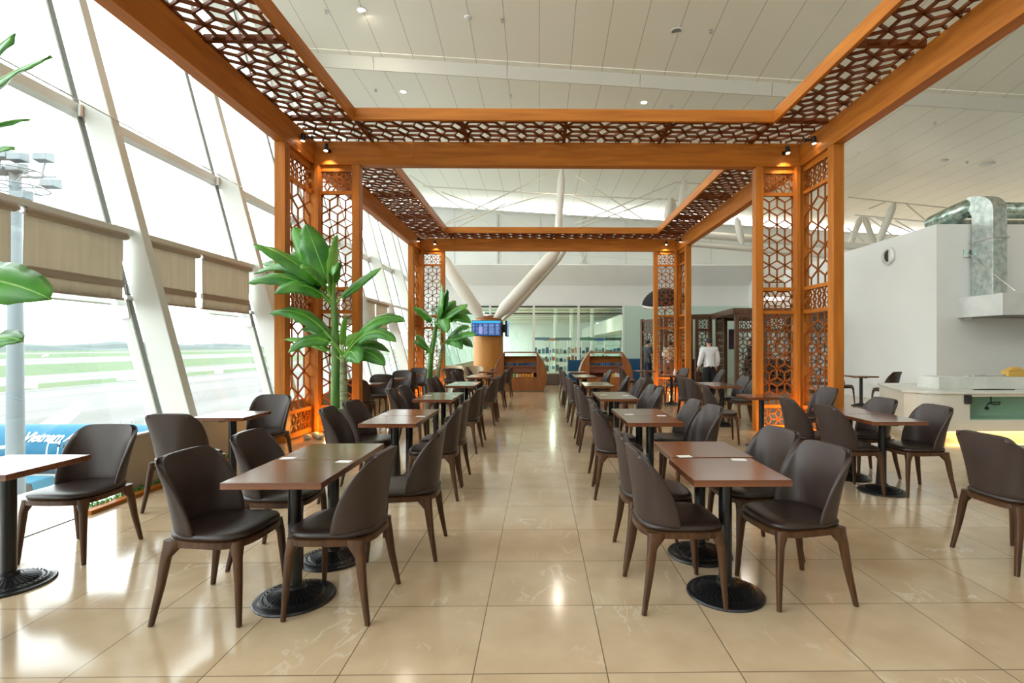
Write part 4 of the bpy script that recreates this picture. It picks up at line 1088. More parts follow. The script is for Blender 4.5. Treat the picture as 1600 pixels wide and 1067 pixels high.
# ================================================================ CLAD PILLAR, SCREENS
px_ = W(763, 541, 19.4).x
t = thing('clad_pillar', 'round honey coloured wood-clad pillar below the V of roof struts', 'pillar', (px_, 19.4, 0))
f = MB(); f.lathe([(.56, 0), (.56, 2.46)], 48); f.build('cladding', 'column_wood', t, smooth=50)
f = MB(); f.lathe([(.50, 2.46), (.50, 2.52), (.30, 2.56), (.30, 2.62)], 32); f.build('cap', 'kiosk', t, smooth=50)
def screen(loc, rz, label, n=9):
    t = thing('flight_screen', label, 'screen', loc, rz)
    w, h = 1.08, .58
    f = MB(); f.box(-w/2, w/2, 0, .07, 0, h); f.build('case', 'black', t, bevel=.01)
    f = MB(); f.box(-.15, .15, .07, .30, .15, .45); f.build('mount', 'black', t)
    f = MB(); f.box(-w/2+.02, w/2-.02, -.006, 0, .02, h-.02); f.build('panel', 'screen_blue', t)
    f = MB(); f.box(-w/2+.02, w/2-.02, -.012, -.006, h-.10, h-.02); f.build('header_bar', 'screen_cyan', t)
    for k in range(n):
        z = h - .13 - k*.045
        f = MB(); r = random.Random(k)
        for a, b in ((-.50, -.42), (-.36, -.30), (-.26, -.14), (-.10, .05), (.10, .30), (.34, .48)):
            f.box(a, b - r.uniform(0, .05), -.010, -.006, z-.022, z)
        f.build('text_row', 'screen_row', t)
    f = MB(); f.box(-.28, -.14, -.009, -.006, .10, .34); f.build('coloured_block', 'screen_pink', t)
M['screen_blue'] = mat('screen blue', (.01, .03, .12), .3, emis=(.02, .07, .24), estr=.8)
M['screen_cyan'] = mat('screen header', (.02, .2, .4), .3, emis=(.03, .32, .60), estr=1.0)
M['screen_row'] = mat('screen rows', (.2, .3, .5), .3, emis=(.25, .34, .55), estr=.6)
M['screen_pink'] = mat('screen block', (.3, .2, .4), .3, emis=(.28, .30, .60), estr=.8)
screen((px_, 18.68, 1.84), 0, 'blue flight information screen on the clad pillar, facing the aisle')
screen((px_ + .74, 19.4, 1.84), PI/2, 'flight information screen on the right side of the clad pillar, seen edge-on')

# ================================================================ BOOK STANDS
def kiosk(xc, label, which):
    t = thing('book_stand', label, 'shelf', (xc, 16.6, 0), 0, 'barrel shaped wooden book stands')
    hw = .53
    for s in (-1, 1):
        prof = [(s*hw, .02), (s*(hw+.22), .02), (s*(hw+.29), .18), (s*(hw+.34), .45), (s*(hw+.33), .68), (s*(hw+.25), .92), (s*(hw+.14), 1.10), (s*(hw+.02), 1.27), (s*hw, 1.28)]
        f = MB(); f.prism(prof, 'y', 0, .55); f.build('side_panel', 'kiosk', t, bevel=.01)
    def B(nm, x0, x1, y0, y1, z0, z1, m='kiosk'):
        f = MB(); f.box(x0, x1, y0, y1, z0, z1); f.build(nm, m, t)
    B('top_board', -hw, hw, 0, .55, 1.25, 1.29); B('base_board', -hw, hw, .02, .55, .02, .43); B('back_board', -hw, hw, .50, .53, .43, 1.14, 'kiosk_dark')
    f = MB(); f.quad_box([(-hw, .10, .93), (hw, .10, .93), (hw, .14, .93), (-hw, .14, .93), (-hw, .30, 1.13), (hw, .30, 1.13), (hw, .34, 1.13), (-hw, .34, 1.13)]); f.build('sloping_board', 'kiosk', t)
    B('shelf', -hw, hw, .02, .50, .80, .83); B('shelf', -hw, hw, .02, .50, .43, .46)
    B('shelf_front', -hw, hw, .16, .20, .60, .80, 'kiosk_dark')
    r = random.Random(which)
    cols = [(.03, .05, .12), (.02, .08, .22), (.06, .07, .09), (.10, .13, .18), (.03, .10, .28)]
    for k in range(14):
        x = -hw + .06 + k*.073
        f = MB(); f.box(-.028, .028, -.05, .05, 0, .09 + r.uniform(-.01, .01)); f.box(-.015, .015, -.02, .02, .09, .105)
        m = 'book_%d' % r.randrange(5)
        if m not in M: M[m] = mat('dark jar ' + m[-1], cols[int(m[-1])], .3)
        o = f.build('small_box', m, loc=(xc + x, 16.66 + .06, .831)); tag(o, 'dark blue small box in the row on the upper shelf of the %s book stand' % ('left' if which == 1 else 'right'), 'box', 'row of dark boxes on the %s book stand' % ('left' if which == 1 else 'right'))
    cols2 = [(.75, .30, .03), (.80, .45, .05), (.70, .68, .60), (.30, .45, .10), (.85, .55, .10), (.8, .75, .65)]
    n2 = 9 if which == 1 else 6
    for k in range(n2):
        x = (-hw + .12 + k*.10) if which == 1 else (-.02 + k*.09)
        ci = r.randrange(6) if k < 4 else (0 if which == 1 else r.randrange(6))
        m = 'snack_%d' % ci
        if m not in M: M[m] = mat('bright packet %d' % ci, cols2[ci], .4)
        f = MB(); f.box(-.04, .04, -.02, .02, 0, .12 + r.uniform(-.02, .02))
        o = f.build('snack_packet', m, loc=(xc + x, 16.72, .461), bevel=.006); tag(o, 'bright packet on the lower shelf of the %s book stand' % ('left' if which == 1 else 'right'), 'packet', 'packets on the lower shelf of the %s book stand' % ('left' if which == 1 else 'right'))
kiosk(W(813, 541, 16.6).x, 'barrel shaped wooden book stand left of the far end of the aisle', 1)
kiosk(W(947, 541, 16.6).x, 'barrel shaped wooden book stand right of the far end of the aisle', 2)

# ================================================================ LOUNGE FURNITURE AT THE FAR LEFT
def tub(x, y, rz, m, label):
    t = thing('lounge_armchair', label, 'armchair', (x, y, 0), rz, 'lounge armchairs before the clad pillar')
    backrest_mesh(z0=.38, Hh=.40, wb=.31, wm=.36, wt=.26, xb0=-.28, xb1=-.36, wrap0=.50, wrap1=.14, thick=.06).build('backrest', m, t, smooth=180, subsurf=1)
    f = MB(); f.loft([(0, 0, .30, .30, .29), (0, 0, .36, .32, .31), (0, 0, .43, .31, .30), (0, 0, .45, .27, .26)], 24, 3.5); f.build('seat', m, t, smooth=60)
    for sx in (-1, 1):
        for sy in (-1, 1):
            f = MB(); f.tube([(sx*.20, sy*.20, .32), (sx*.25, sy*.25, .005)], [.022, .014], 10); f.build('leg', 'chair_wood', t, smooth=50)
tub(W(707, 541, 18.3).x, 18.3, -PI/2, 'cream', 'cream lounge armchair farther left, behind a dark one')
tub(W(740, 541, 17.6).x, 17.6, -PI/2 + .2, 'cream', 'cream lounge armchair right beside the clad pillar')
tub(W(708, 541, 16.4).x, 16.35, PI/2, 'leather', 'dark lounge armchair seen from behind, left of the cream ones')
tub(W(775, 541, 17.3).x - .05, 17.5, PI*.85, 'leather', 'dark lounge armchair between the clad pillar and the left book stand')
# blue bench and sofa by the partition
def sofa(x0, x1, y, label):
    t = thing('blue_sofa', label, 'sofa', ((x0+x1)/2, y, 0)); w = (x1-x0)/2
    f = MB(); f.box(-w, w, 0, .60, .0, .43); f.build('seat', 'blue', t, bevel=.04)
    f = MB(); f.box(-w, w, .45, .62, .43, .92); f.build('backrest', 'blue', t, bevel=.04)
sofa(W(976, 541, 21).x, W(1026, 541, 21).x, 22.2, 'long blue sofa before the frosted green wall')
sofa(W(888, 541, 20).x, W(912, 541, 20).x, 20.0, 'small blue sofa half hidden by the right book stand')
f = MB(); f.box(-.45, .45, 0, .5, 0, .42); o = f.build('upholstered_bench', 'brown_grey', loc=(W(856, 541, 19.5).x, 19.3, 0), bevel=.03) if 'brown_grey' in M else None
if o is None:
    M['brown_grey'] = mat('brown grey upholstery', (.13, .10, .08), .8)
    o = f.build('upholstered_bench', 'brown_grey', loc=(W(856, 541, 19.5).x, 19.3, 0), bevel=.03)
tag(o, 'brown grey upholstered bench right of the left book stand', 'bench')

# ================================================================ CONCOURSE SHOP SHELVES BEHIND THE GLASS
random.seed(21)
pal = [(.10, .25, .45), (.55, .60, .60), (.08, .12, .14), (.45, .16, .08), (.12, .30, .25), (.65, .62, .55), (.20, .28, .32), (.02, .10, .30)]
for i, c in enumerate(pal): M['goods%d' % i] = mat('goods colour %d' % i, c, .5)
for k, (px, Y, n) in enumerate(((846, 27.5, 3), (862, 30, 4), (880, 28, 4), (898, 31, 4), (915, 27.5, 4), (935, 30, 4), (958, 28.5, 3))):
    x = W(px, 541, Y).x
    t = thing('shop_shelf', 'glass-fronted shop shelf behind the partition, %s from the left' % ['first', 'second', 'third', 'fourth', 'fifth', 'sixth', 'seventh'][k], 'shelf', (x, Y, 0))
    f = MB()
    for z in (.1, .6, 1.05, 1.5): f.box(-.45, .45, 0, .4, z, z+.03)
    for sx in (-.45, .42): f.box(sx, sx+.03, 0, .4, 0, 1.9)
    f.build('frame', 'white', t)
    f = MB(); f.box(-.45, .45, -.01, .42, 1.80, 1.95); f.build('header', 'goods%d' % ((k*3) % 8), t)
    for z in (.13, .63, 1.08):
        for q in range(4):
            f = MB(); h = random.uniform(.15, .34); f.box(-.08, .08, 0, .2, 0, h)
            o = f.build('boxed_goods', 'goods%d' % random.randrange(8), loc=(x - .32 + q*.21, Y + .05, z)); tag(o, 'small boxed goods on a shop shelf behind the glass partition', 'box', 'goods on the shop shelves behind the partition')
for k, px in enumerate((868, 893, 925)):
    Y = 33; x = W(px, 541, Y).x
    t = thing('slim_column', 'slim white column in the concourse, %s of three' % ['left', 'middle', 'right'][k], 'pillar', (x, Y, 0)); f = MB(); f.tube([(0, 0, 0), (0, 0, 4.86)], .12, 12); f.build('shaft', 'white', t, smooth=50)

# ================================================================ DARK LOUNGE ENCLOSURE
def screen_panel(x0, y0, x1, y1, h, label, s=.16):
    a, b = Vector((x0, y0, 0)), Vector((x1, y1, 0)); L = (b-a).length; U = (b-a).normalized()
    t = thing('wooden_screen', label, 'screen', (x0, y0, 0), 0, 'dark wooden lattice screens of the lounge')
    O = Vector((0, 0, 0))
    for u in (0, L-.12):
        f = MB(); f.bar(O + U*(u+.06), O + U*(u+.06) + Vector((0, 0, h)), .12, .12, U.cross(Vector((0,0,1)))); f.build('post', 'dark_wood', t)
    for z in (.05, .30, h-.55, h-.08):
        f = MB(); f.bar(O + Vector((0, 0, z)), O + U*L + Vector((0, 0, z)), .07, .10); f.build('rail', 'dark_wood', t)
    f = MB(); add_lattice(f, O + U*.12 + Vector((0, 0, .35)), U, (0, 0, 1), L-.24, h-.95, s, .03, .025, False); f.build('lattice', 'dark_wood', t)
    f = MB(); add_lattice(f, O + U*.12 + Vector((0, 0, h-.50)), U, (0, 0, 1), L-.24, .38, s*.6, .022, .025, True); f.build('lattice', 'dark_wood', t)
def XW(px, Y): return W(px, 541, Y).x
screen_panel(XW(1148, 16.0), 16.0, XW(1190, 16.0), 16.0, 2.52, 'dark lattice screen right of the white-shirted person')
screen_panel(XW(1192, 16.0), 16.0, XW(1240, 16.0), 16.0, 2.52, 'dark lattice screen seen through the near right column, left part')
screen_panel(XW(1242, 16.0), 16.0, XW(1300, 16.0), 16.0, 2.52, 'dark lattice screen seen through the near right column, right part')
screen_panel(XW(1086, 19.0), 19.0, XW(1112, 19.0), 19.0, 2.62, 'dark lattice screen just left of the white-shirted person')
screen_panel(XW(1120, 20.5), 20.5, XW(1134, 19.2), 19.2, 2.55, 'narrow dark lattice screen in the middle of the lounge')
screen_panel(XW(1002, 21.4), 21.4, XW(1034, 20.2), 20.2, 2.60, 'brown gridded screen at the left end of the lounge')
screen_panel(XW(1038, 21.6), 21.6, XW(1082, 21.6), 21.6, 2.60, 'dark lattice screen behind the far right column')
t = thing('lounge_canopy', 'dark wooden fascia boards over the lounge screens', 'canopy', (XW(1148, 16), 16, 2.52))
o0 = Vector(t.location)
for a, b in (((XW(1148, 16), 16), (XW(1112, 19), 19)), ((XW(1112, 19), 19), (XW(1038, 19.6), 19.6)), ((XW(1148, 16), 16), (XW(1300, 16), 16)), ((XW(1120, 20.5), 20.5), (XW(1200, 20.5), 20.5))):
    f = MB(); f.bar(Vector((*a, 2.58)) - o0, Vector((*b, 2.58)) - o0, .12, .18); f.build('fascia', 'dark_wood', t)
f = MB(); f.quad_box([Vector(p) - o0 for p in ((XW(1150, 16), 16.1, 2.60), (XW(1300, 16), 16.1, 2.60), (XW(1300, 16)+.4, 21.5, 2.60), (XW(1112, 19), 21.5, 2.60), (XW(1150, 16), 16.1, 2.66), (XW(1300, 16), 16.1, 2.66), (XW(1300, 16)+.4, 21.5, 2.66), (XW(1112, 19), 21.5, 2.66))]); f.build('top_board', 'dark_wood', t)
# dark seats and tables inside the lounge
def bench(x, y, w, label):
    t = thing('lounge_bench', label, 'bench', (x, y, 0), 0, 'dark benches in the lounge')
    f = MB(); f.box(-w/2, w/2, 0, .5, .0, .45); f.build('seat', 'leather', t, bevel=.03)
    f = MB(); f.box(-w/2, w/2, .40, .52, .45, .95); f.build('backrest', 'leather', t, bevel=.03)
bench(8.3, 17.6, 1.5, 'dark bench in the lounge, behind the near right column'); bench(5.9, 20.2, 1.2, 'dark bench at the back of the lounge'); bench(9.0, 20.0, 1.5, 'dark bench at the right back of the lounge')
f = MB(); f.box(-.20, .20, 0, .03, 0, .8); M['poster'] = mat('purple night poster', (.16, .08, .14), .4)
o = f.build('wall_poster', 'poster', loc=(XW(1145, 20.4), 20.30, 1.35)); tag(o, 'small dark purple poster hanging in the lounge', 'poster')
# photographic umbrella on its stand
ux, uy = W(1036, 541, 17.6).x, 17.8
t = thing('photo_umbrella', 'large black umbrella with a white lining on a thin light stand', 'umbrella', (ux, uy, 0))
apex = Vector((.10, .15, 3.50)); axis = Vector((.12, .25, -1)).normalized()
e1 = axis.cross(Vector((0, 1, 0))).normalized(); e2 = axis.cross(e1)
def dome(sc, off):
    rows = []
    for k in range(9):
        r = .80*sc*math.sin(k/8*PI*.46)/math.sin(PI*.46); d = off + .50*sc*(1 - math.cos(k/8*PI*.46))/(1 - math.cos(PI*.46))
        rows.append([apex + axis*d + (e1*math.cos(2*PI*q/32) + e2*math.sin(2*PI*q/32))*r*(1 - .05*abs(math.sin(2*PI*q/32*4))) for q in range(32)])
    return rows
f = MB(); f.grid(dome(1, 0), True); f.build('canopy', 'cloth_black', t, smooth=180, solid=.01)
f = MB(); f.grid(dome(.98, .03), True); 
rim = [apex + axis*(.50+k*.06) + Vector((0, 0, 0)) for k in (0, 1)]
f.grid([[apex + axis*(.49 + .12*k) + (e1*math.cos(2*PI*q/32) + e2*math.sin(2*PI*q/32))*(.80 - .06*k) for q in range(32)] for k in (0, 1)], True)
f.build('lining', 'card', t, smooth=180, solid=.008)
f = MB(); f.tube([apex, apex + axis*.9], .012, 6); f.build('shaft', 'metal', t)
f = MB(); f.tube([(0, 0, .6), apex + axis*.75], .015, 8)
for k in range(3):
    a = 2*PI*k/3; f.tube([(0, 0, .65), (.45*math.cos(a), .45*math.sin(a), .01)], .012, 6)
f.build('stand', 'black', t)

# ================================================================ KITCHEN COUNTER, HOOD, DUCT
ct = thing('counter', 'cream counter with a rounded end and pale stone top, right side', 'counter', (6.3, 8.0, 0))
def outline(g, r, back=1.95, L=8.5):
    pts = [(-.25 - g + r + r*math.cos(PI + PI/2*k/12), -g + r + r*math.sin(PI + PI/2*k/12)) for k in range(13)]
    return pts + [(L, -g), (L, back), (.38 - g, back)]
f = MB(); f.prism(outline(.04, .44), 'z', .715, .75); f.build('stone_top', 'stone', ct, bevel=.006)
f = MB(); f.prism(outline(0, .40), 'z', .12, .30)
f.prism(outline(0, .40, L=.52), 'z', .30, .715)
f.box(.52, 8.5, .50, 1.95, .30, .715); f.box(.52, 8.5, 0, .5, .67, .715); f.box(3.6, 8.5, 0, .5, .30, .67)
f.build('body', 'counter', ct)
f = MB(); f.box(.525, 3.6, .44, .495, .30, .67); f.box(.525, 3.6, .02, .44, .301, .310); f.box(.521, .53, .02, .44, .31, .67); f.build('niche_lining', 'greenbox', ct)
f = MB(); f.prism(outline(-.10, .32), 'z', 0, .12); f.build('plinth', 'counter', ct)
f = MB(); f.box(.2, 8.4, .05, .085, .095, .118); f.build('light_strip', 'glow_led', ct)
for k in range(4):
    l = bpy.data.lights.new('strip_light', 'AREA'); l.shape = 'RECTANGLE'; l.size = 1.8; l.size_y = .04; l.energy = 3; l.color = (1, .66, .20)
    o = bpy.data.objects.new('strip_light', l); COL.objects.link(o); o.parent = ct; o.location = (1.15 + 1.95*k, .02, .10)
f = MB(); f.box(.68, .82, .43, .44, .555, .61); f.build('socket', 'card', ct)
f = MB(); f.box(.72, .82, .43, .44, .475, .487); f.build('cable_cover', 'card', ct)
f = MB(); f.box(.42, .52, -.05, 0.0, .56, .70); f.build('switch_box', 'black', ct, bevel=.012)
f = MB(); f.box(.42, 8.5, .50, 1.0, .75, .95); f.build('raised_ledge', 'stone', ct, bevel=.005)
t = thing('power_cable', 'black coiled power cable with a plug hanging in the green counter niche', 'cable', (7.42, 8.30, .43))
f = MB(); f.tube([(0, 0, .235), (0, -.01, .13), (-.05, -.02, .10), (.02, -.03, .085), (.12, -.03, .09), (.13, -.03, .125), (.03, -.03, .12), (-.06, -.03, .11), (-.09, -.03, .06)], .009, 8); f.build('cord', 'black', t, smooth=180)
f = MB(); f.lathe([(.02, 0), (.032, .015), (.028, .04), (.012, .06)], 12, (-.09, -.03, .0)); f.build('plug', 'black', t, smooth=60)
# things lying on the ledge and counter
f = MB()
for k in range(7): f.box(-.42 + k*.12, -.34 + k*.12 + .02*(k % 2), -.03, .04, 0, .012 + .01*(k % 3))
o = f.build('steel_tools', 'metal', loc=(W(1543, 541, 8.8).x, 8.75, .951)); tag(o, 'row of small steel tools lying on the counter ledge', 'tools'); o['kind'] = 'stuff'
M['yellow'] = mat('yellow wrapping', (.62, .38, .08), .5)
f = MB(); f.box(-.22, .30, -.08, .08, 0, .09); f.prism([(-.22, .09), (.1, .09), (.0, .16), (-.1, .155)], 'y', -.06, .06)
o = f.build('yellow_package', 'yellow', loc=(W(1585, 541, 8.8).x, 8.75, .951), bevel=.01); tag(o, 'yellow wrapped package on the counter ledge at the right edge', 'package')
f = MB(); f.prism([(-.34, 0), (.33, -.03), (.36, .01), (-.05, .05)], 'z', 0, .01); o = f.build('black_tray', 'black', loc=(W(1554, 541, 8.3).x, 8.32, .751)); tag(o, 'thin black tray lying on the counter top', 'tray')
# hood
hd = thing('extractor_hood', 'pale steel extractor hood sticking out of the kitchen wall', 'hood', (9.89, 10.77, 2.14))
f = MB(); f.box(0, 6, 0, 1.19, 0, .47); f.build('canopy', 'hood', hd, bevel=.004)
f = MB(); f.box(.05, 5.9, .05, 1.15, -.012, 0); f.build('filter', 'gasket', hd)
f = MB(); f.box(.10, .22, .9, 1.1, -.05, -.012); f.build('drip_cup', 'metal', hd)
# duct
dx0 = W(1543, 541, 11.5).x; dxm = W(1563, 541, 11.2).x; dx1 = W(1583, 541, 11.2).x
du = thing('exhaust_duct', 'shiny galvanised exhaust duct rising from the hood and bending over the wall', 'duct', (dxm, 11.2, 2.61))
x0, x1 = W(1563, 541, 11.15).x - dxm, W(1583, 541, 11.15).x - dxm
f = MB(); f.box(x0, x0 + .32, .13, .70, 0, 1.30); f.build('lower_section', 'galv', du, bevel=.004)
f = MB(); f.box(x0 - .03, x0 + .35, .10, .73, 1.29, 1.33); f.build('flange', 'metal', du)
f = MB(); f.box(x0, x0 + .32, .13, .70, 1.33, 1.95); f.build('upper_section', 'galv', du, bevel=.004)
rows = []
for k in range(9):
    a = PI/2*k/8; r0, r1 = .12, .72
    cy = .85; cz = 1.95
    rows.append([(x0, cy - r0*math.cos(a), cz + r0*math.sin(a)), (x0 + .32, cy - r0*math.cos(a), cz + r0*math.sin(a)), (x0 + .32, cy - r1*math.cos(a), cz + r1*math.sin(a)*.62), (x0, cy - r1*math.cos(a), cz + r1*math.sin(a)*.62)])
f = MB(); f.grid(rows, True); f.build('elbow', 'galv', du)
f = MB(); f.tube([(x0 + .16, .85, 2.22), (x0 - .02, 1.1, 2.10), (x0 - .02, 1.8, 2.02), (x0 + .5, 2.3, 2.02), (5.5, 2.35, 2.02)], [.20, .22, .22, .22, .22], 18); f.build('flexible_section', 'foil', du, smooth=180)
f = MB(); f.tube([(x0 + .16, .9, 2.12), (5.5, .9, 2.08)], .19, 18); f.build('flexible_section', 'foil', du, smooth=180)
bk = thing('stay_rod', 'thin stay rod from a square wall plate down to the hood', 'bracket', (W(1513, 541, 11.93).x, 11.95, W(1513, 396, 11.93).z))
f = MB(); f.box(-.10, .10, -.015, 0.005, -.09, .09); f.build('wall_plate', 'galv', bk)
e = W(1586, 455, 10.9) - Vector(bk.location)
f = MB(); f.tube([(0, -.02, 0), e], .012, 8); f.build('rod', 'metal', bk)
# round vent
vt = thing('wall_vent', 'round white vent with a dark opening, high on the kitchen block side', 'vent', (9.4, 13.6, W(1393, 400, 13.6).z))
f = MB(); f.lathe([(.17, 0), (.24, -.01), (.24, -.05), (.17, -.07), (.15, -.03)], 32, (0, 0, 0), 'x', cap=False); f.build('ring', 'hood', vt, smooth=50)
f = MB(); f.lathe([(.001, -.02), (.16, -.02)], 32, (0, 0, 0), 'x', cap=False); f.build('opening', 'black', vt)
f = MB(); f.prism([(-.15, -.10), (-.02, -.14), (-.02, .14), (-.15, .10)], 'x', -.035, -.022); f.build('flap', 'hood', vt)

# ================================================================ PEOPLE
def person(name_label, loc, rz, hgt, top_m, bottom_m, long_sleeve, arms, lean=0.0, extras=None, hair_long=False):
    t = thing('person', name_label, 'person', loc, rz)
    k = hgt/1.72
    V = []; E = []; R = []
    def v(p, r, par=None):
        p = Vector(p); p = Vector((p.x, p.y + lean*max(0, p.z - .95), p.z))
        V.append(p*k); R.append((r if isinstance(r, tuple) else (r, r))); i = len(V) - 1
        if par is not None: E.append((par, i))
        return i
    # facing +y, x to the right
    pel = v((0, 0, .95), (.145, .10)); sp = v((0, -.005, 1.10), (.125, .09), pel); chs = v((0, 0, 1.27), (.155, .10), sp); up = v((0, 0, 1.40), (.13, .075), chs)
    nk = v((0, .0, 1.47), .052, up); ch = v((0, .02, 1.53), (.058, .065), nk); hm = v((0, .018, 1.61), (.074, .088), ch); ht = v((0, .005, 1.69), (.050, .062), hm)
    ns = v((0, .108, 1.595), .010, hm)
    for s in (-1, 1): v((s*.080, .0, 1.595), (.012, .02), hm)
    tor = [(pel, sp), (sp, chs), (chs, up)]
    hands = []; arm_idx = []; leg_idx = []
    for s, (el, wr) in zip((-1, 1), arms):
        sh = v((s*.185, 0, 1.40), .056, up); e_ = v((s*el[0], el[1], el[2]), .040, sh); w_ = v((s*wr[0], wr[1], wr[2]), .027, e_)
        d = (V[w_] - V[e_]).normalized()/k
        W0 = V[w_]/k; W0 = Vector((W0.x, W0.y - lean*max(0, W0.z - .95), W0.z))
        pm = v(W0 + d*.07, (.034, .018), w_)
        side = d.cross(Vector((0, 0, 1))); 
        if side.length < .3: side = Vector((0, 1, 0))
        side.normalize(); dn = Vector((0, 0, -1)) if abs(d.z) < .7 else Vector((-s, 0, 0))
        for q, (off, ln) in enumerate(((-.024, .070), (-.008, .080), (.008, .075), (.024, .058))):
            a = v(W0 + d*.085 + side*off, .0085, pm); b = v(W0 + d*(.085 + ln*.55) + side*off*1.1, .008, a); v(W0 + d*(.085 + ln*.9) + side*off*1.1 + dn*.022, .007, b)
        a = v(W0 + d*.045 - side*.036, .010, pm); v(W0 + d*.085 - side*.050 + dn*.012, .008, a)
        arm_idx.append((sh, e_, w_))
    for s in (-1, 1):
        hp = v((s*.09, 0, .90), .088, pel); kn = v((s*.10, .015, .50), .058, hp); an = v((s*.105, -.01, .09), .038, kn)
        he = v((s*.108, .0, .045), (.036, .035), an); v((s*.115, .13, .035), (.036, .022), he)
        leg_idx.append((hp, kn, an))
    def skin(nm, vs, es, rs, m, sub=1):
        me = bpy.data.meshes.new(nm); me.from_pydata([tuple(p) for p in vs], es, []); me.update()
        o = bpy.data.objects.new(nm, me); COL.objects.link(o); o.parent = t; me.materials.append(M[m])
        md = o.modifiers.new('skin', 'SKIN'); md.use_smooth_shade = True
        for i, r in enumerate(rs):
            me.skin_vertices[0].data[i].radius = (r[0]*k, r[1]*k); me.skin_vertices[0].data[i].use_root = (i == 0)
        sb = o.modifiers.new('sub', 'SUBSURF'); sb.levels = sub; sb.render_levels = sub
        return o
    skin('body', V, E, R, 'skin')
    def sub(idx, edges, grow, nm, m, ends=None):
        mp_ = {a: i for i, a in enumerate(idx)}
        vs = [V[a].copy() for a in idx]; rs = [(R[a][0] + grow, R[a][1] + grow) for a in idx]
        for a, p in (ends or {}).items(): vs[mp_[a]] = p
        return skin(nm, vs, [(mp_[a], mp_[b]) for a, b in edges], rs, m)
    p2 = v((0, 0, .86), (.150, .105)); idx = [sp, pel, p2, chs, up, nk]; ed = list(tor) + [(up, nk), (pel, p2)]; ends = {nk: V[nk] - Vector((0, 0, .012))}
    for sh, e_, w_ in arm_idx:
        idx += [sh, e_]; ed += [(up, sh), (sh, e_)]
        if long_sleeve: idx += [w_]; ed += [(e_, w_)]
        else: ends[e_] = V[sh].lerp(V[e_], .85)
    sub(idx, ed, .036, 'shirt', top_m, ends)
    idx = [pel, sp]; ed = [(pel, sp)]
    for hp, kn, an in leg_idx: idx += [hp, kn, an]; ed += [(pel, hp), (hp, kn), (kn, an)]
    sub(idx, ed, .040, 'trousers', bottom_m, {sp: V[pel].lerp(V[sp], .75)})
    for s in (-1, 1):
        f = MB(); f.loft([(s*.112*k, .045*k, .0, .048, .135), (s*.112*k, .045*k, .03, .050, .135), (s*.11*k, .02*k, .07, .042, .10), (s*.108*k, -.01*k, .10, .040, .05)], 14, 2.5); f.build('shoe', 'cloth_black', t, smooth=60)
    # hair cap
    hc = Vector((0, .0 + lean*.66, 1.625))*k
    rows = []
    for a in range(7):
        row = []
        for b in range(16):
            az = 2*PI*b/16; fr = .5 + .5*math.sin(az)
            emin = -.62 + 1.15*fr**1.5
            e2_ = PI/2 + (emin - PI/2)*a/6
            row.append(hc + Vector((.084*k*math.cos(e2_)*math.cos(az), .099*k*math.cos(e2_)*math.sin(az) + .004, .096*k*math.sin(e2_))))
        rows.append(row)
    f = MB(); f.grid(rows, True); f.build('hair', 'hair', t, smooth=180, solid=.014)
    for s in (-1, 1):
        f = MB(); f.lathe([(.001, -.011), (.009, -.005), (.011, 0), (.009, .005), (.001, .011)], 10, tuple(Vector((s*.031, .098 + lean*.66, 1.612))*k)); f.build('eye', 'cloth_black', t, smooth=180)
    f = MB(); c = Vector((0, .092 + lean*.66, 1.548))*k; f.tube([c + Vector((-.022, 0, 0)), c + Vector((0, .006, -.002)), c + Vector((.022, 0, 0))], .0045, 6); f.build('mouth', 'lips', t)
    return t
M['lips'] = mat('lips', (.35, .12, .10), .5)
# waiter seen from behind
person('person in a white shirt and black trousers standing with the back to the view', (XW(1108, 14.2), 14.2, 0), .12, 1.71, 'shirt_white', 'cloth_black', True, [((.25, -.02, 1.14), (.27, .10, .90)), ((.25, -.02, 1.14), (.26, .08, .90))])
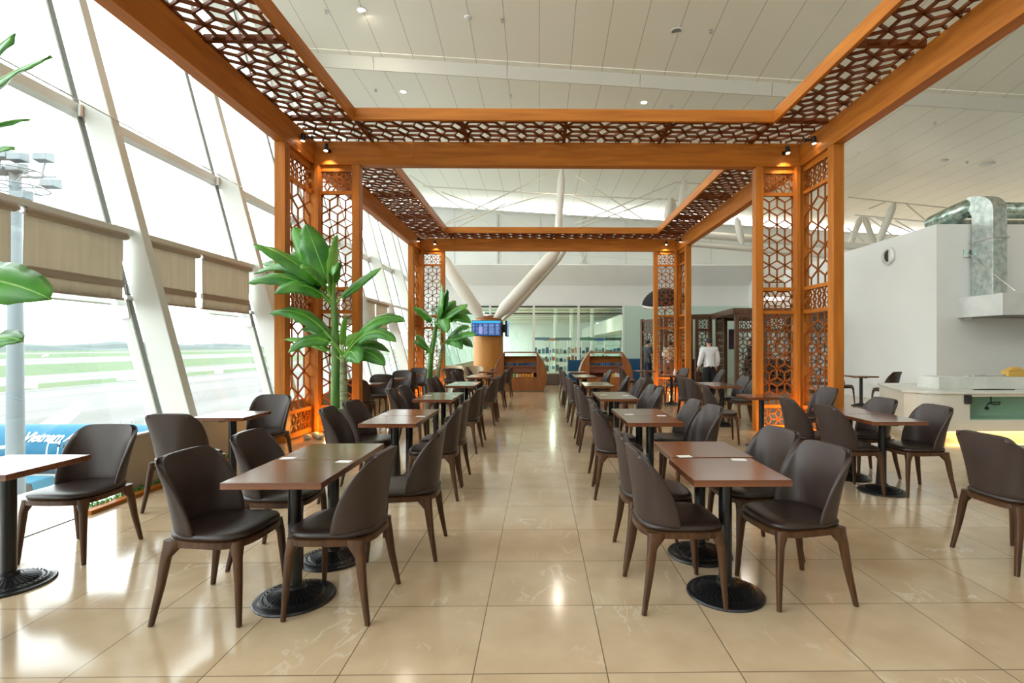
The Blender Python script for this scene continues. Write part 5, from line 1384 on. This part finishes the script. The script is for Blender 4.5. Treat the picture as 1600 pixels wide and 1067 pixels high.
# man with phone
p1 = person('person in a dark grey t-shirt looking down at something held before the waist', (XW(1012, 19.0), 19.0, 0), -PI/2 + .35, 1.70, 'shirt_grey', 'denim', False, [((.24, .02, 1.14), (.10, .28, 1.12)), ((.24, .02, 1.14), (.10, .28, 1.12))])
f = MB(); f.box(-.10, .10, .36, .375, 1.02, 1.24); 
M['paper'] = mat('white sheet', (.7, .7, .7), .6)
o = f.build('paper_sheet', 'paper', rot=(0, 0, -PI/2 + .35), loc=(XW(1012, 19.0), 19.0, 0)); tag(o, 'white sheet held by the person in the dark grey t-shirt', 'paper')
p2 = person('person bending forward with a light backpack behind the far right column', (XW(1041, 18.0), 17.6, 0), -.5, 1.66, 'shirt_white', 'brown_grey', True, [((.25, .10, 1.16), (.20, .34, 1.10)), ((.25, .10, 1.16), (.20, .34, 1.10))], lean=.35)
t = thing('backpack', 'light backpack worn by the bending person', 'bag', (XW(1041, 18.0), 17.6, 0), -.5)
f = MB(); f.loft([(0, -.17, 1.02, .15, .08), (0, -.16, 1.12, .17, .10), (0, -.12, 1.28, .17, .10), (0, -.06, 1.42, .13, .07)], 20, 3); f.build('sack', 'cream', t, smooth=60)
for s in (-1, 1):
    f = MB(); f.tube([(s*.10, -.02, 1.44), (s*.12, .10, 1.45), (s*.12, .20, 1.32)], .018, 8); f.build('strap', 'cloth_black', t, smooth=180)
person('person in a black suit standing behind the dark lattice screen', (XW(1174, 17.2), 17.2, 0), 1.2, 1.74, 'cloth_black', 'cloth_black', True, [((.25, .02, 1.14), (.22, .20, 1.02)), ((.25, .02, 1.14), (.22, .20, 1.02))])
# red extinguisher by the small table
t = thing('fire_extinguisher', 'small red fire extinguisher standing by the white kitchen block', 'extinguisher', (W(1371, 541, 13.3).x + .2, 13.3, 0))
M['red'] = mat('red paint', (.5, .02, .02), .35)
f = MB(); f.lathe([(.07, 0), (.075, .02), (.075, .36), (.05, .42), (.02, .44)], 20); f.build('cylinder', 'red', t, smooth=50)
f = MB(); f.box(-.05, .03, -.012, .012, .44, .47); f.build('handle', 'black', t)
